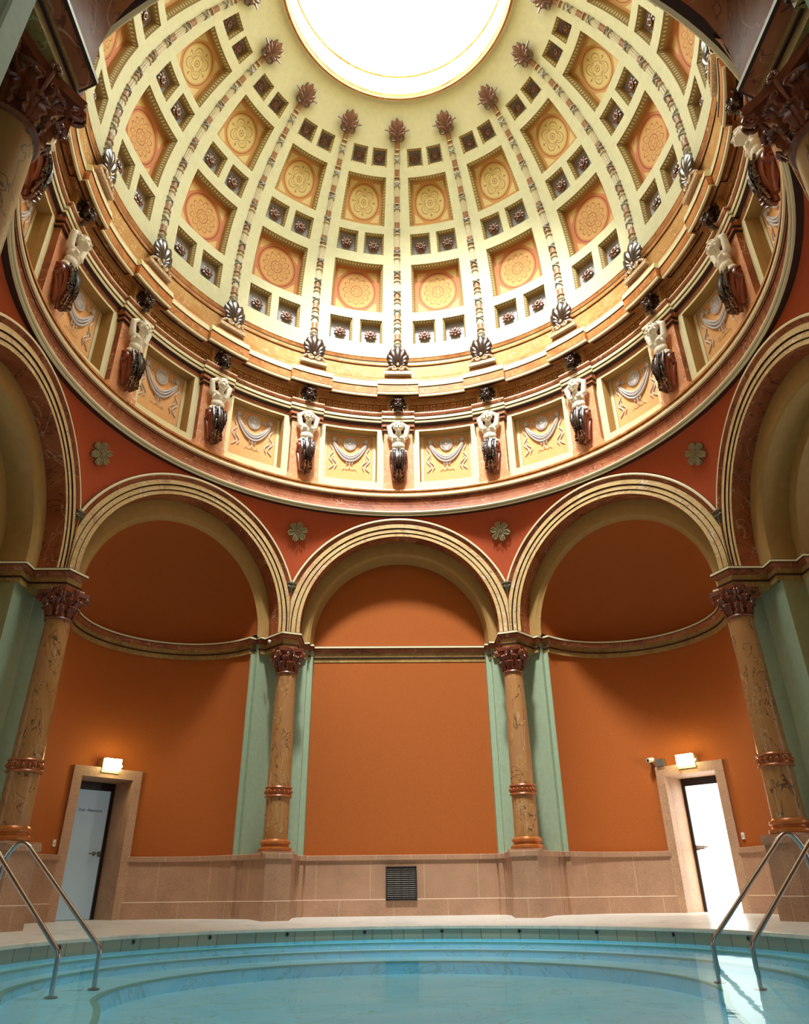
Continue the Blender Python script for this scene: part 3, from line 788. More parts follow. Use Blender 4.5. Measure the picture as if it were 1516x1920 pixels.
def coffer(spec):
    nm, k, s, a0, a1, t0, t1 = spec; big = nm in 'LU'; tm = R_((t0+t1)/2); rm = DA*cos(tm)
    d1 = 0.105 if big else 0.075; d2 = 0.20 if big else 0.18; e1 = 0.06 if big else 0.045
    da = math.degrees(e1/rm); dt = math.degrees(e1/DB); n = 7 if big else 4
    def loop(xa, xt, off):
        P = [dome(a0+xa+(a1-a0-2*xa)*i/n, t0+xt, off) for i in range(n)]
        P += [dome(a1-xa, t0+xt+(t1-t0-2*xt)*i/n, off) for i in range(n)]
        P += [dome(a1-xa-(a1-a0-2*xa)*i/n, t1-xt, off) for i in range(n)]
        P += [dome(a0+xa, t1-xt-(t1-t0-2*xt)*i/n, off) for i in range(n)]
        return P
    m2 = MB(); L0 = loop(0, 0, 0); L1 = loop(da, dt, d1); L2 = loop(da*1.1, dt*1.1, d2)
    N = len(L0); acc = [0.0]
    for i in range(N): acc.append(acc[-1]+(Vector(L0[(i+1) % N])-Vector(L0[i])).length)
    m2.grid([L0+[L0[0]], L1+[L1[0]]], 0, [[(acc[i], 0) for i in range(N+1)], [(acc[i], 1) for i in range(N+1)]])
    m2.grid([L1+[L1[0]], L2+[L2[0]]], 1)
    o1 = m2.build('coffer_frame', [M['egg'], M['ochre']], dome_o, smooth=30, weld=False)
    m3 = MB(); xa, xt = da*1.1, dt*1.1; q = 6
    rows = [[dome(a0+xa+(a1-a0-2*xa)*i/q, t0+xt+(t1-t0-2*xt)*j/q, d2) for j in range(q+1)] for i in range(q+1)]
    U = [[(i/q, j/q) for j in range(q+1)] for i in range(q+1)]
    m3.grid(rows, 0, U)
    mt = M['med_low'] if nm == 'L' else (M['med_up'] if nm == 'U' else M['coffer_blue'])
    m3.build('coffer_panel', [mt], dome_o, smooth=60, weld=False)
M['coffer_blue'] = plain('slate_blue_paint', (158, 160, 168), 0.7, var=0.05)
for sp in coffer_specs:
    coffer(sp)
# roof light ring and glass
mb = MB()
ringp = [dome(0, 61.2), None]
r0, z0 = hypot(ringp[0][0], ringp[0][1]), ringp[0][2]
ring_surf(mb, [(r0+0.02, z0-0.02), (r0-0.04, z0-0.05), (r0-0.07, z0-0.02), (r0-0.10, z0+0.03), (r0-0.12, z0+0.10), (r0-0.13, z0+0.62), (r0-0.16, z0+0.64), (r0-0.18, z0+0.70), (r0-0.2, z0+0.95)], 96, mats=[0, 1, 0, 1, 1, 0, 0, 1])
struct(mb.build('trim_28', [M['marble_gold'], M['cream']], smooth=30, weld=False))
mb = MB(); zz = 18.25
mb.grid([[cyl(360*j/96, r, zz) for j in range(97)] for r in (0.001, 1.2, r0+0.15)])
struct(mb.build('window_1', [M['skylight']], smooth=0))

# ------------------------------------------------------------------ rosettes in the small coffers
def rosette_mesh():
    m2 = MB()
    for ring, (n, L, W, z0, up) in enumerate(((8, 0.150, 0.054, 0.03, 0.022), (8, 0.085, 0.032, 0.055, 0.022))):
        for i in range(n):
            a = 2*pi*i/n+ring*pi/n; d = Vector((cos(a), sin(a), 0)); sd = Vector((-sin(a), cos(a), 0))
            path = [d*(L*(0.12+0.88*q/6))+Vector((0, 0, z0+up*sin(pi*0.85*q/6))) for q in range(7)]
            leaf(m2, path, W, 1, 0.45, 0.008, 0, sd, 4, 0.0, 0.003, wf=lambda s_: sin(pi*(0.12+0.82*s_))**0.7)
    m2.ellip((0, 0, 0.07), (0.02, 0.02, 0.018), 10, 6)
    m2.lathe([(0.001, 0.0), (0.05, 0.0), (0.055, 0.03), (0.02, 0.06)], 14, 0)
    return m2.mesh('coffer_rosette', [M['bronze2']], 40)
ros_me = rosette_mesh()
rowname = {'A': 'lowest', 'B': 'middle', 'C': 'highest'}
for (nm, k, s, a0, a1, t0, t1) in coffer_specs:
    if nm in 'LU': continue
    kk = k if k < 8 else k-16
    am = (a0+a1)/2; av_ = am if am < 180 else am-360
    if abs(av_) > 112: continue
    o = bpy.data.objects.new('coffer_rosette', ros_me); COL.objects.link(o)
    tm = (t0+t1)/2; p = Vector(dome(am, tm, 0.17)); o.location = p
    sc = {'A': 0.98, 'B': 0.95, 'C': 0.78}[nm]; o.scale = (sc, sc, sc*1.1)
    nrm = Vector((0, 0, ZC))-p; nrm = (Vector((0, 0, ZC))-p).normalized()
    tz = (Vector(dome(am, tm+1))-Vector(dome(am, tm-1))).normalized(); x = tz.cross(nrm).normalized(); y = nrm.cross(x)
    mm = Matrix((x, y, nrm)).transposed(); o.rotation_euler = mm.to_euler()
    b = kk+1 if kk >= 0 else -kk
    lr = 'left' if s == 0 else 'right'
    tag(o, 'gilt brown rosette, %s of pair, %s small coffer row, %s bay %s of centre rib' % (lr, rowname[nm], ordn(b), 'right' if kk >= 0 else 'left'), 'rosette', 'rosettes in the small ceiling coffers')

# ------------------------------------------------------------------ dome ribs with palmette finials
O_rib = Vector((0, 5.08, 11.45))
def onrib(x, t, out=0.0):
    """point on the dome meridian at phi=0, x to the side, out towards the room, relative to O_rib"""
    p = Vector(dome(0, t, -out)); return Vector((x, p.y, p.z))-O_rib
def make_rib():
    root = empty('dome_rib')
    m2 = MB(); t0, t1 = -11.6, 51.0; N = 90; seg = [(0, 'f'), (1, 'b')]
    for i in range(N):
        ta = t0+(t1-t0)*i/N; tb = t0+(t1-t0)*(i+1)/N
        per = ((i/N)*9) % 1.0; mi = 1 if 0.55 < per < 0.97 else 0
        def sec(t):
            R = 0.078-0.022*(t-t0)/(t1-t0); row = []
            for q in range(13):
                a = pi*q/12; fl = 0.006*cos(q*pi) if mi == 0 else 0.004*sin(q*2.3+t*9)
                row.append(onrib((R+fl)*cos(a), t, (R+fl)*0.85*sin(a)))
            return row
        m2.grid([sec(ta), sec(tb)], mi)
    m2.build('garland_shaft', [M['rib_pale'], M['rib_brown']], root, smooth=50)
    for i in range(9):
        per_t = t0+(t1-t0)*(i+0.53)/9
        for dt_ in (0.0, 1.3):
            t = per_t+dt_; R = 0.088-0.024*(t-t0)/(t1-t0)
            m3 = MB(); m3.tube([onrib(R*cos(pi*q/12), t, R*0.9*sin(pi*q/12)) for q in range(13)], 0.011, 6)
            m3.build('ring', [M['rib_pale']], root)
    for i in range(10):
        tc = t0+2.6+(t1-t0-3.5)*i/9.6; h = 1.7
        m3 = MB()
        for sg in (-1, 1):
            P = []
            for q in range(13):
                a = pi*q/12; t = tc+sg*h*(q/12-0.5); R = 0.088-0.024*(t-t0)/(t1-t0)
                P.append(onrib(R*cos(a), t, R*0.92*sin(a)))
            m3.tube(P, 0.010, 6, flat=1.4)
        m3.build('crossed_ribbon', [M['ribbon']], root)
    # palmette finial
    pal = MB(); base = 51.3
    def F(x, s_, out=0.0): return onrib(x, base+math.degrees(s_/DB), out)
    leafs = [(0, 0.44), (22, 0.41), (-22, 0.41), (45, 0.34), (-45, 0.34), (70, 0.26), (-70, 0.26)]
    for al, L in leafs:
        a = R_(al); P = []
        for q in range(9):
            s_ = q/8; bend = sin(a)*(L*s_)*(0.85+0.25*s_); P.append(F(bend*0.74, 0.10+cos(a)*L*s_*0.92, 0.05+0.05*sin(pi*s_*0.9)))
        d = (P[-1]-P[0]).normalized(); nrm = (F(0, 0.2, 0.1)-F(0, 0.2, 0.0)).normalized(); sd = d.cross(nrm).normalized()
        leaf(pal, P, 0.078, 3, -0.35, 0.012, 0, sd, 6, 0.16, 0.004, wf=lambda s_: (0.4+0.6*sin(pi*(0.1+0.7*s_)))*min(1, (1-s_)*5+0.08))
    pal.tube([F(0, -0.02, 0.03), F(0, 0.12, 0.06)], [0.045, 0.05], 10)
    pl = pal.build('palmette', [M['bronze3']], root)
    for sg in (-1, 1):
        m3 = MB(); P = []
        for q in range(25):
            s_ = q/24; a = pi*0.5+sg*0-2*pi*0.86*s_; r = 0.072
            P.append(F(sg*(0.10-r*sin(a)*0+r*cos(a+pi)*1.0*0.9), 0.075+r*sin(a)*1.0-0.02, 0.05))
        m3.tube(P, 0.022, 7); m3.build('scroll', [M['bronze3']], root)
    m3 = MB()
    for sg in (-1, 1):
        m3.tube([F(sg*0.03, 0.16, 0.05), F(sg*0.15, 0.20, 0.07), F(sg*0.30, 0.235, 0.06)], [0.024, 0.028, 0.016], 6)
    m3.build('cross_stem', [M['bronze3']], root)
    return root
M['rib_pale'] = plain('pale_stone_garland', (196, 184, 152), 0.55, var=0.2, vs=40)
M['rib_brown'] = plain('russet_garland', (150, 108, 74), 0.5, var=0.45, vs=45)
M['ribbon'] = plain('blue_grey_ribbon', (150, 156, 158), 0.5)
rib0 = make_rib()
for k in range(-5, 6):
    o = rib0 if k == 0 else copy_tree(rib0)
    place_phi(o, 22.5*k, O_rib.y, O_rib.z)
    lab = 'garlanded dome rib with brown palmette finial, centre rib above the middle antefix' if k == 0 else 'garlanded dome rib with brown palmette finial, %s %s of the centre rib' % (ordn(abs(k)), side(k))
    tag(o, lab, 'rib', 'garlanded ribs of the dome')

# ------------------------------------------------------------------ antefixes on the cornice
def make_antefix():
    root = empty('antefix')
    m2 = MB(); n = 9
    for i in range(n):
        al = R_(-72+144*i/(n-1)); L = (0.56, 0.50, 0.41, 0.30, 0.22)[abs(i-4)]
        d = Vector((sin(al), 0, cos(al))); c = Vector((0, -0.02, 0.13)); sd = Vector((cos(al), 0, -sin(al))); P = []
        for q in range(11):
            s_ = q/10; P.append(c+d*(L*(0.10+0.90*s_))+Vector((0, -0.07*sin(pi*s_*0.85)-0.012*(i % 2), 0)))
        leaf(m2, P, L*0.19+0.012, 1, 0.5, 0.02, 0, -sd, 6, 0.0, 0.0, wf=lambda s_: (0.18+0.82*s_/0.8) if s_ < 0.8 else 1.0-0.92*((s_-0.8)/0.2)**1.3)
    m2.build('shell', [M['bronze']], root)
    for sg in (-1, 1):
        m3 = MB(); m3.tube(spiral((sg*0.085, -0.09, 0.085), (sg, 0, 0), (0, 0, 1), 0.07, 0.012, 1.6, 30, a0=pi), [0.019-0.008*i/30 for i in range(31)], 7)
        m3.tube([(sg*0.13, -0.08, 0.12), (sg*0.20, -0.07, 0.10), (sg*0.27, -0.06, 0.04), (sg*0.31, -0.05, 0.015)], [0.02, 0.022, 0.018, 0.008], 7)
        for q, (x, z, l) in enumerate(((0.17, 0.11, 0.07), (0.22, 0.08, 0.06), (0.26, 0.04, 0.05))):
            m3.ellip((sg*x, -0.075, z), (0.035, 0.014, 0.018), 8, 6, rot=Matrix.Rotation(-sg*0.6, 3, 'Y'))
        m3.build('scroll', [M['relief_gilt']], root)
    m3 = MB(); m3.ellip((0, -0.10, 0.17), (0.03, 0.02, 0.045), 8, 6); m3.box((0, 0.0, -0.03), (0.62, 0.17, 0.075)); m3.build('foot', [M['relief_gilt']], root)
    return root
M['relief_gilt'] = plain('parcel_gilt_plaster', (206, 176, 140), 0.35, spec=0.7, var=0.4, vs=30)
ante0 = make_antefix()
for k in range(-5, 6):
    o = ante0 if k == 0 else copy_tree(ante0)
    place_phi(o, 22.5*k, 4.985, 10.92); o.scale = (1, 1, 1.10)
    lab = 'dark brown shell palmette antefix on the cornice at foot of the centre rib' if k == 0 else 'dark brown shell antefix on the cornice, %s %s of the centre one' % (ordn(abs(k)), side(k))
    tag(o, lab, 'antefix', 'shell antefixes along the cornice')

# ------------------------------------------------------------------ lion heads
def make_lion():
    m2 = MB(); rnd = random.Random(3)
    m2.ellip((0, 0.03, 0.0), (0.13, 0.12, 0.17), 14, 10)
    m2.ellip((0, -0.12, 0.04), (0.092, 0.11, 0.105), 12, 9)
    m2.ellip((0, -0.22, -0.005), (0.055, 0.07, 0.045), 10, 8)       # muzzle
    m2.ellip((0, -0.20, 0.06), (0.030, 0.075, 0.034), 8, 6)         # nose bridge
    m2.ellip((0, -0.285, 0.020), (0.032, 0.016, 0.018), 8, 6)
    for sg in (-1, 1):
        m2.ellip((sg*0.048, -0.215, 0.092), (0.038, 0.032, 0.017), 8, 6, rot=Matrix.Rotation(-sg*0.35, 3, 'Y'))
        m2.ellip((sg*0.066, -0.18, 0.015), (0.034, 0.045, 0.03), 8, 6)
        m2.ellip((sg*0.042, -0.25, -0.018), (0.032, 0.035, 0.028), 8, 6)
        m2.ellip((sg*0.105, -0.11, 0.145), (0.034, 0.022, 0.038), 8, 6)
    m2.ellip((0, -0.20, -0.125), (0.042, 0.055, 0.024), 8, 6)      # lower jaw
    m2.ellip((0, -0.18, -0.16), (0.034, 0.035, 0.055), 8, 6)       # beard
    head = remesh(m2, 0.0075, 'head', [M['bronze']], 2)
    m3 = MB()
    for ring, (rx, rz, y, n, L) in enumerate(((0.105, 0.135, -0.075, 12, 0.06), (0.135, 0.175, -0.03, 16, 0.07), (0.145, 0.185, 0.04, 17, 0.07))):
        for i in range(n):
            a = 2*pi*i/n+ring*0.3; c, s_ = cos(a), sin(a)
            p = Vector((rx*c, y, rz*s_-0.01)); q = p+Vector((c*0.02, 0.015, s_*0.03-L*0.55))
            w = Vector((rnd.uniform(-0.015, 0.015), -0.015, 0))
            m3.tube([p, (p+q)/2+Vector((c*0.012, -0.012, s_*0.012))+w, q], [0.030, 0.034, 0.014], 8)
    m3.ellip((0, 0.0, -0.01), (0.165, 0.10, 0.205), 18, 12)
    mane = m3.mesh('mane', [M['bronze']], 50)
    m4 = MB(); m4.ellip((0, -0.20, -0.068), (0.036, 0.055, 0.036), 8, 6)
    root = empty('lion_head')
    for nm, me in (('face', head), ('mane', mane), ('open_mouth', m4.mesh('open_mouth', [M['groove']]))):
        o = bpy.data.objects.new(nm, me); COL.objects.link(o); o.parent = root; o.rotation_euler = (R_(22), 0, 0)
    return root
lion0 = make_lion()
for k in range(-5, 6):
    o = lion0 if k == 0 else copy_tree(lion0)
    place_phi(o, 22.5*k, 5.23, 10.17); o.scale = (1.1, 1.05, 1.15)
    lab = 'dark bronze roaring lion mask on the frieze above the centre caryatid' if k == 0 else 'dark bronze roaring lion mask on the frieze, %s %s of the centre one' % (ordn(abs(k)), side(k))
    tag(o, lab, 'lion mask', 'lion masks along the frieze')

# ------------------------------------------------------------------ caryatids
def make_caryatid():
    root = empty('caryatid')
    b = MB()
    # torso, neck, head, arms (figure faces -y)
    b.ellip((0, -0.20, 0.86), (0.155, 0.105, 0.09), 14, 10)      # hips
    b.ellip((0, -0.235, 0.97), (0.140, 0.10, 0.12), 14, 10)      # belly
    b.ellip((0, -0.25, 1.10), (0.150, 0.10, 0.11), 14, 10)       # chest
    b.ellip((0, -0.245, 1.20), (0.160, 0.08, 0.07), 14, 10)      # shoulders
    for sg in (-1, 1):
        b.ellip((sg*0.068, -0.335, 1.125), (0.058, 0.035, 0.045), 10, 8)
        b.caps((sg*0.145, -0.24, 1.20), (sg*0.195, -0.27, 1.43), 0.062, 0.050)
        b.caps((sg*0.195, -0.27, 1.43), (sg*0.085, -0.24, 1.56), 0.050, 0.036)
        # hand clasped over the head: palm, four fingers and thumb
        b.ellip((sg*0.06, -0.25, 1.575), (0.048, 0.032, 0.024), 10, 6)
        for f in range(4): b.caps((sg*0.035, -0.280+0.019*f, 1.585), (sg*(-0.015), -0.285+0.019*f, 1.582-0.005*f), 0.0105, 0.009, 6)
        b.caps((sg*0.07, -0.285, 1.57), (sg*0.045, -0.312, 1.562), 0.0115, 0.0095, 6)
    b.ellip((0, -0.345, 0.95), (0.009, 0.006, 0.009), 6, 4)
    b.caps((0, -0.27, 1.22), (0, -0.32, 1.31), 0.065, 0.058)
    b.ellip((0, -0.36, 1.40), (0.094, 0.104, 0.118), 16, 12)     # skull
    b.ellip((0, -0.400, 1.335), (0.066, 0.066, 0.068), 12, 10)   # jaw
    b.caps((0, -0.462, 1.405), (0, -0.482, 1.355), 0.013, 0.019) # nose
    b.ellip((0, -0.462, 1.312), (0.028, 0.016, 0.008), 8, 6)     # lips
    b.ellip((0, -0.455, 1.295), (0.024, 0.014, 0.007), 8, 6)
    b.ellip((0, -0.445, 1.270), (0.024, 0.020, 0.018), 8, 6)     # chin
    for sg in (-1, 1):
        b.ellip((sg*0.037, -0.455, 1.415), (0.027, 0.016, 0.009), 8, 6)   # brow
        b.ellip((sg*0.035, -0.447, 1.388), (0.016, 0.012, 0.009), 8, 6)   # eye
        b.ellip((sg*0.096, -0.36, 1.37), (0.013, 0.024, 0.034), 8, 6)     # ear
        b.ellip((sg*0.050, -0.438, 1.342), (0.028, 0.024, 0.026), 8, 6)   # cheek
    body = remesh(b, 0.0075, 'body', [M['cast']], 2)
    o = bpy.data.objects.new('body', body); COL.objects.link(o); o.parent = root
    h = MB(); rnd = random.Random(5)
    for i in range(60):
        a = rnd.uniform(0, 2*pi); e = rnd.uniform(0.15, 1.45)
        if sin(a) < -0.2 and e < 0.75: e = 0.8+rnd.random()*0.4
        p = Vector((0.100*cos(e)*cos(a), -0.345+0.110*cos(e)*sin(a), 1.415+0.115*sin(e)))
        h.ellip(p, (0.029, 0.029, 0.021), 7, 5)
    h.ellip((0, -0.335, 1.43), (0.099, 0.103, 0.112), 14, 10)
    ho = bpy.data.objects.new('hair', remesh(h, 0.009, 'hair', [M['cast']], 1)); COL.objects.link(ho); ho.parent = root
    # drapery roll at the hips
    d = MB()
    P = [(0.16*cos(a), -0.20-0.125*sin(a), 0.80+0.035*cos(2*a)-0.02*sin(a)) for a in [pi*i/16 for i in range(17)]]
    d.tube(P, [0.022+0.008*sin(i*1.9) for i in range(17)], 8)
    d.build('hip_drapery', [M['cast']], root)
    # console
    c = MB(); rows = []
    for i in range(29):
        s_ = i/28; z = 0.84-0.80*s_
        yc = -0.20-0.06*sin(pi*min(1, s_*1.3))+0.17*s_**1.6; wx = (0.150-0.06*s_**1.2)*(1 if s_ < 0.75 else max(0.05, 1-((s_-0.75)/0.25)**2*0.9)); wy = 0.13-0.085*s_
        rows.append([(wx*cos(2*pi*j/24)*(1+0.04*cos(12*2*pi*j/24)), min(0.03, yc+wy*sin(2*pi*j/24)), z) for j in range(24)])
    c.grid(rows, 0, None, False, True)
    c.build('console_core', [M['bronze_red']], root)
    for sg in (-1, 1):
        v = MB()
        P = [Vector((sg*0.085, -0.03, 0.10)), Vector((sg*0.10, -0.06, 0.25)), Vector((sg*0.12, -0.09, 0.42)), Vector((sg*0.135, -0.105, 0.56)), Vector((sg*0.145, -0.10, 0.62))]
        P += spiral((sg*0.150, -0.125, 0.73), (0, -1, 0), (0, 0, 1), 0.125, 0.02, 1.9, 40, a0=-pi*0.55)
        v.tube(P, [0.034-0.020*i/(len(P)-1) for i in range(len(P))], 8, flat=1.2)
        v.tube([(sg*0.11, -0.125, 0.73), (sg*0.172, -0.125, 0.73)], 0.03, 12)
        v.ellip((sg*0.140, -0.125, 0.73), (0.022, 0.115, 0.115), 6, 14)
        oc = [(-0.125+0.125*cos(R_(a_)), 0.73+0.125*sin(R_(a_))) for a_ in range(-10, 221, 21)]+[(-0.20, 0.55), (-0.15, 0.35), (-0.07, 0.12), (-0.02, 0.10), (-0.02, 0.6)]
        A_ = [(sg*(0.125 if z_ > 0.5 else 0.06+0.13*z_), y_, z_) for y_, z_ in oc]; B_ = [(x_+sg*0.022, y_, z_) for x_, y_, z_ in A_]
        v.add(A_+B_, [tuple(range(len(A_))), tuple(range(len(A_), 2*len(A_)))]+[(i, (i+1) % len(A_), len(A_)+(i+1) % len(A_), len(A_)+i) for i in range(len(A_))])
        v.build('volute', [M['bronze_red']], root)
    def path(x0, x1, za, zb, bulge, n=12, yo=0.0):
        P = []
        for i in range(n+1):
            s_ = i/n; z = za+(zb-za)*s_; g = (0.84-z)/0.80
            y = -0.20-0.06*sin(pi*min(1, max(0, g)*1.3))+0.17*max(0, g)**1.6-(0.13-0.085*g)-bulge*sin(pi*s_)+yo-(0.03*(s_ > 0.85)*(s_-0.85)/0.15)
            P.append(Vector((x0+(x1-x0)*s_, y, z)))
        return P
    for (x0, x1, za, zb, W, bl, yo) in ((0, 0, 0.86, 0.30, 0.070, 0.02, -0.01), (-0.105, -0.085, 0.84, 0.34, 0.055, 0.015, 0.025), (0.105, 0.085, 0.84, 0.34, 0.055, 0.015, 0.025),
            (-0.05, -0.045, 0.52, 0.16, 0.05, 0.02, 0.0), (0.05, 0.045, 0.52, 0.16, 0.05, 0.02, 0.0)):
        l = MB(); leaf(l, path(x0, x1, za, zb, bl, yo=yo), W, 5, -0.3, 0.012, 0, Vector((1, 0, 0)), 8, 0.20, 0.010)
        for i in range(5):
            p = path(x0, x1, za, zb, bl, yo=yo)[2+2*i]; 
            for sg in (-1, 1): l.ellip(p+Vector((sg*W*0.72, 0.0, 0)), (0.013, 0.014, 0.017), 7, 5)
        l.build('acanthus_leaf', [M['bronze']], root)
    for (x, W, z0, z1) in ((0, 0.10, 0.30, -0.02), (-0.055, 0.06, 0.26, 0.05), (0.055, 0.06, 0.26, 0.05)):
        l = MB(); P = path(x, x*1.3, z0, z1, 0.02, yo=-0.02); leaf(l, P, W, 4, -0.3, 0.012, 0, Vector((1, 0, 0)), 8, 0.35, 0.012)
        l.build('tip_leaf', [M['tip']], root)
    # the figure stands close against its pilaster: lean the whole console back towards it
    for ch in [x for x in bpy.data.objects if x.parent == root]:
        for vtx in ch.data.vertices:
            q = max(0.0, min(1.0, vtx.co.z/0.85)); vtx.co.y += 0.19*q*q*(3-2*q)
    return root
M['bronze_red'] = plain('red_lacquered_scroll', (128, 54, 28), 0.3, spec=0.8, var=0.2)
M['tip'] = plain('dark_gilt_leaf', (112, 66, 40), 0.22, spec=1.0, var=0.6, vs=40)
car0 = make_caryatid()
for k in range(-5, 6):
    o = car0 if k == 0 else copy_tree(car0)
    place_phi(o, 22.5*k, 5.17, 8.05); o.scale = (1.06, 1.0, 1.0)
    lab = 'white plaster caryatid with raised arms on brown leaf console, centre of the drum' if k == 0 else 'white plaster caryatid with raised arms on brown leaf console, %s %s of the centre one' % (ordn(abs(k)), side(k))
    tag(o, lab, 'statue', 'caryatids round the drum')

# ------------------------------------------------------------------ garland reliefs on the drum panels
def make_garland():
    root = empty('garland_relief'); sw = MB(); rnd = random.Random(9)
    def cat(s_): x = -0.30+0.60*s_; return Vector((x, 0, -0.27*(1-(2*s_-1)**2)+0.13))
    for i in range(46):
        s_ = (i+0.5)/46; p = cat(s_); th_ = 0.062*(0.4+0.8*sin(pi*s_)); t = (cat(min(1, s_+0.01))-cat(max(0, s_-0.01))).normalized()
        for q in (-1, 0, 1):
            n_ = Vector((-t.z, 0, t.x)); c = p+n_*(q*th_*0.6)
            ang = atan2(t.z, t.x)+(0.5*q if s_ < 0.5 else -0.5*q)
            sw.ellip(c+Vector((0, -0.014-0.008*(q == 0), 0)), (0.028, 0.018, 0.0125), 7, 5, rot=Matrix.Rotation(-ang, 3, 'Y'))
    sw.tube([cat(i/20) for i in range(21)], [0.03*(0.4+0.8*sin(pi*i/20)) for i in range(21)], 8, flat=0.6)
    sw.build('swag', [M['relief']], root)
    pt = MB(); pt.lathe([(0.001, 0.03), (0.02, 0.03), (0.03, 0.02), (0.075, 0.016), (0.10, 0.016), (0.108, 0.02), (0.116, 0.016), (0.12, 0.0)], 32)
    for i in range(24):
        a = 2*pi*i/24; pt.tube([(0.035*cos(a), 0.035*sin(a), 0.02), (0.095*cos(a), 0.095*sin(a), 0.022)], [0.005, 0.008], 5)
    po = pt.build('patera', [M['relief']], root); po.rotation_euler = (pi/2, 0, 0); po.location = (0, 0, 0.13)
    for sg in (-1, 1):
        k_ = MB(); k_.ellip((sg*0.30, -0.018, 0.19), (0.04, 0.02, 0.04), 10, 8)
        for j in (-1, 1): k_.tube([(sg*0.30, -0.015, 0.21), (sg*0.30+j*0.045, -0.02, 0.25), (sg*0.30+j*0.05, -0.015, 0.215), (sg*0.30, -0.01, 0.20)], 0.008, 6)
        k_.build('flower_knot', [M['relief']], root)
        rb = MB()
        rb.tube([(sg*(0.335+0.032*sin(i*0.33)*(0.7+i/50)), -0.012, 0.15-0.0125*i) for i in range(42)], [0.010]*40+[0.006, 0.003], 6)
        rb.tube([(sg*(0.30-0.045*i/8+0.03*sin(i*0.7)), -0.012, -0.10-0.022*i) for i in range(12)], [0.008]*11+[0.003], 6)
        rb.tube([(sg*(0.255-0.0035*i), -0.012, 0.17+0.028*sin(i*0.38)) for i in range(32)], 0.008, 6)
        rb.build('ribbon', [M['relief']], root)
    tl = MB(); tl.tube([(0, -0.012, -0.14), (0.0, -0.014, -0.30)], 0.007, 6)
    for sg in (-1, 1):
        tl.tube([(0, -0.012, -0.14), (sg*0.06, -0.012, -0.19), (sg*0.05, -0.012, -0.24), (sg*0.02, -0.012, -0.22)], 0.007, 6)
        tl.tube([(0, -0.01, -0.30), (sg*0.05, -0.01, -0.32), (sg*0.10, -0.01, -0.30), (sg*0.13, -0.01, -0.335)], 0.005, 6)
    tl.build('tassel', [M['relief']], root)
    return root
gar0 = make_garland()
for k in range(-5, 5):
    o = gar0 if k == -5 else copy_tree(gar0)
    place_phi(o, 22.5*k+11.25, 5.565, 9.10); o.scale = (1.22, 1.3, 1.45)
    b_ = k+1 if k >= 0 else -k
    tag(o, 'pale grey garland relief with disc on apricot panel, %s %s of the centre caryatid' % (ordn(b_), 'right' if k >= 0 else 'left'), 'relief', 'garland reliefs on the drum panels')

# ------------------------------------------------------------------ spandrel rosettes and little brackets
def make_sros():
    root = empty('spandrel_rosette'); m2 = MB()
    for i in range(6):
        a = pi/6*(2*i)+pi/2; d = Vector((cos(a), 0, sin(a))); sd = Vector((-sin(a), 0, cos(a)))
        path = [d*(0.05+0.16*q/6)+Vector((0, -0.02-0.015*sin(pi*q/6), 0)) for q in range(7)]
        leaf(m2, path, 0.062, 1, 0.55, 0.012, 0, sd, 8, 0.0, 0.008, wf=lambda s_: (0.42+0.60*s_**0.8)*(1 if s_ < 0.72 else sqrt(max(0.0, 1-((s_-0.72)/0.29)**2))))
        for sg in (-1, 1): m2.tube([d*(0.07+0.13*q/6)+sd*(sg*0.062*(0.42+0.60*(q/6)**0.8)*(1 if q < 5 else 0.55))+Vector((0, -0.05, 0)) for q in range(7)], 0.007, 6)
        d2 = Vector((cos(a+pi/6), 0, sin(a+pi/6))); m2.tube([d2*0.07+Vector((0, -0.01, 0)), d2*0.2+Vector((0, -0.006, 0))], [0.012, 0.003], 6)
    m2.build('petals', [M['relief_dark']], root)
    m3 = MB()
    for i in range(8):
        a = 2*pi*i/8; m3.ellip((0.04*cos(a), -0.035, 0.04*sin(a)), (0.016, 0.012, 0.016), 7, 5)
    m3.ellip((0, -0.045, 0), (0.016, 0.012, 0.016), 8, 6); m3.build('centre', [M['relief_dark']], root)
    return root
s0 = make_sros()
for i, k in enumerate((-1, 1, -3, 3)):
    o = s0 if i == 0 else copy_tree(s0)
    place_phi(o, 22.5*k, 5.40, 6.86)
    ax = Vector((cos(R_(22.5*k)), -sin(R_(22.5*k)), 0))
    o.rotation_euler = (Matrix.Rotation(R_(14), 3, ax) @ Matrix.Rotation(-R_(22.5*k), 3, 'Z') @ Matrix.Rotation(R_(12 if k == -1 else (-12 if k == 1 else 0)), 3, 'Y')).to_euler()
    tag(o, 'grey six-petalled rosette on red wall above %s column on the %s' % ('the inner' if abs(k) == 1 else 'the outer', side(k)), 'rosette', 'rosettes between the arches')
def make_bracket():
    root = empty('arch_bracket'); m2 = MB()
    m2.box((0, -0.05, 0.045), (0.17, 0.10, 0.03)); m2.box((0, -0.045, 0.018), (0.14, 0.08, 0.02))
    m2.build('cap_slab', [M['bracket']], root)
    m3 = MB(); leaf(m3, [(0, -0.07, 0.01), (0, -0.08, -0.04), (0, -0.06, -0.10), (0, -0.03, -0.16), (0, -0.02, -0.2)], 0.06, 3, 0.3, 0.02, 0, Vector((1, 0, 0)), 6, 0.3, 0.01)
    for sg in (-1, 1): m3.tube(spiral((sg*0.045, -0.075, -0.03), (sg, 0, 0), (0, 0, 1), 0.03, 0.008, 1.3, 16), 0.009, 6)
    m3.build('leaf', [M['bracket']], root)
    return root
M['bracket'] = plain('bronze_green_bracket', (96, 92, 70), 0.35, spec=0.8, var=0.4, vs=30)
b0 = make_bracket()
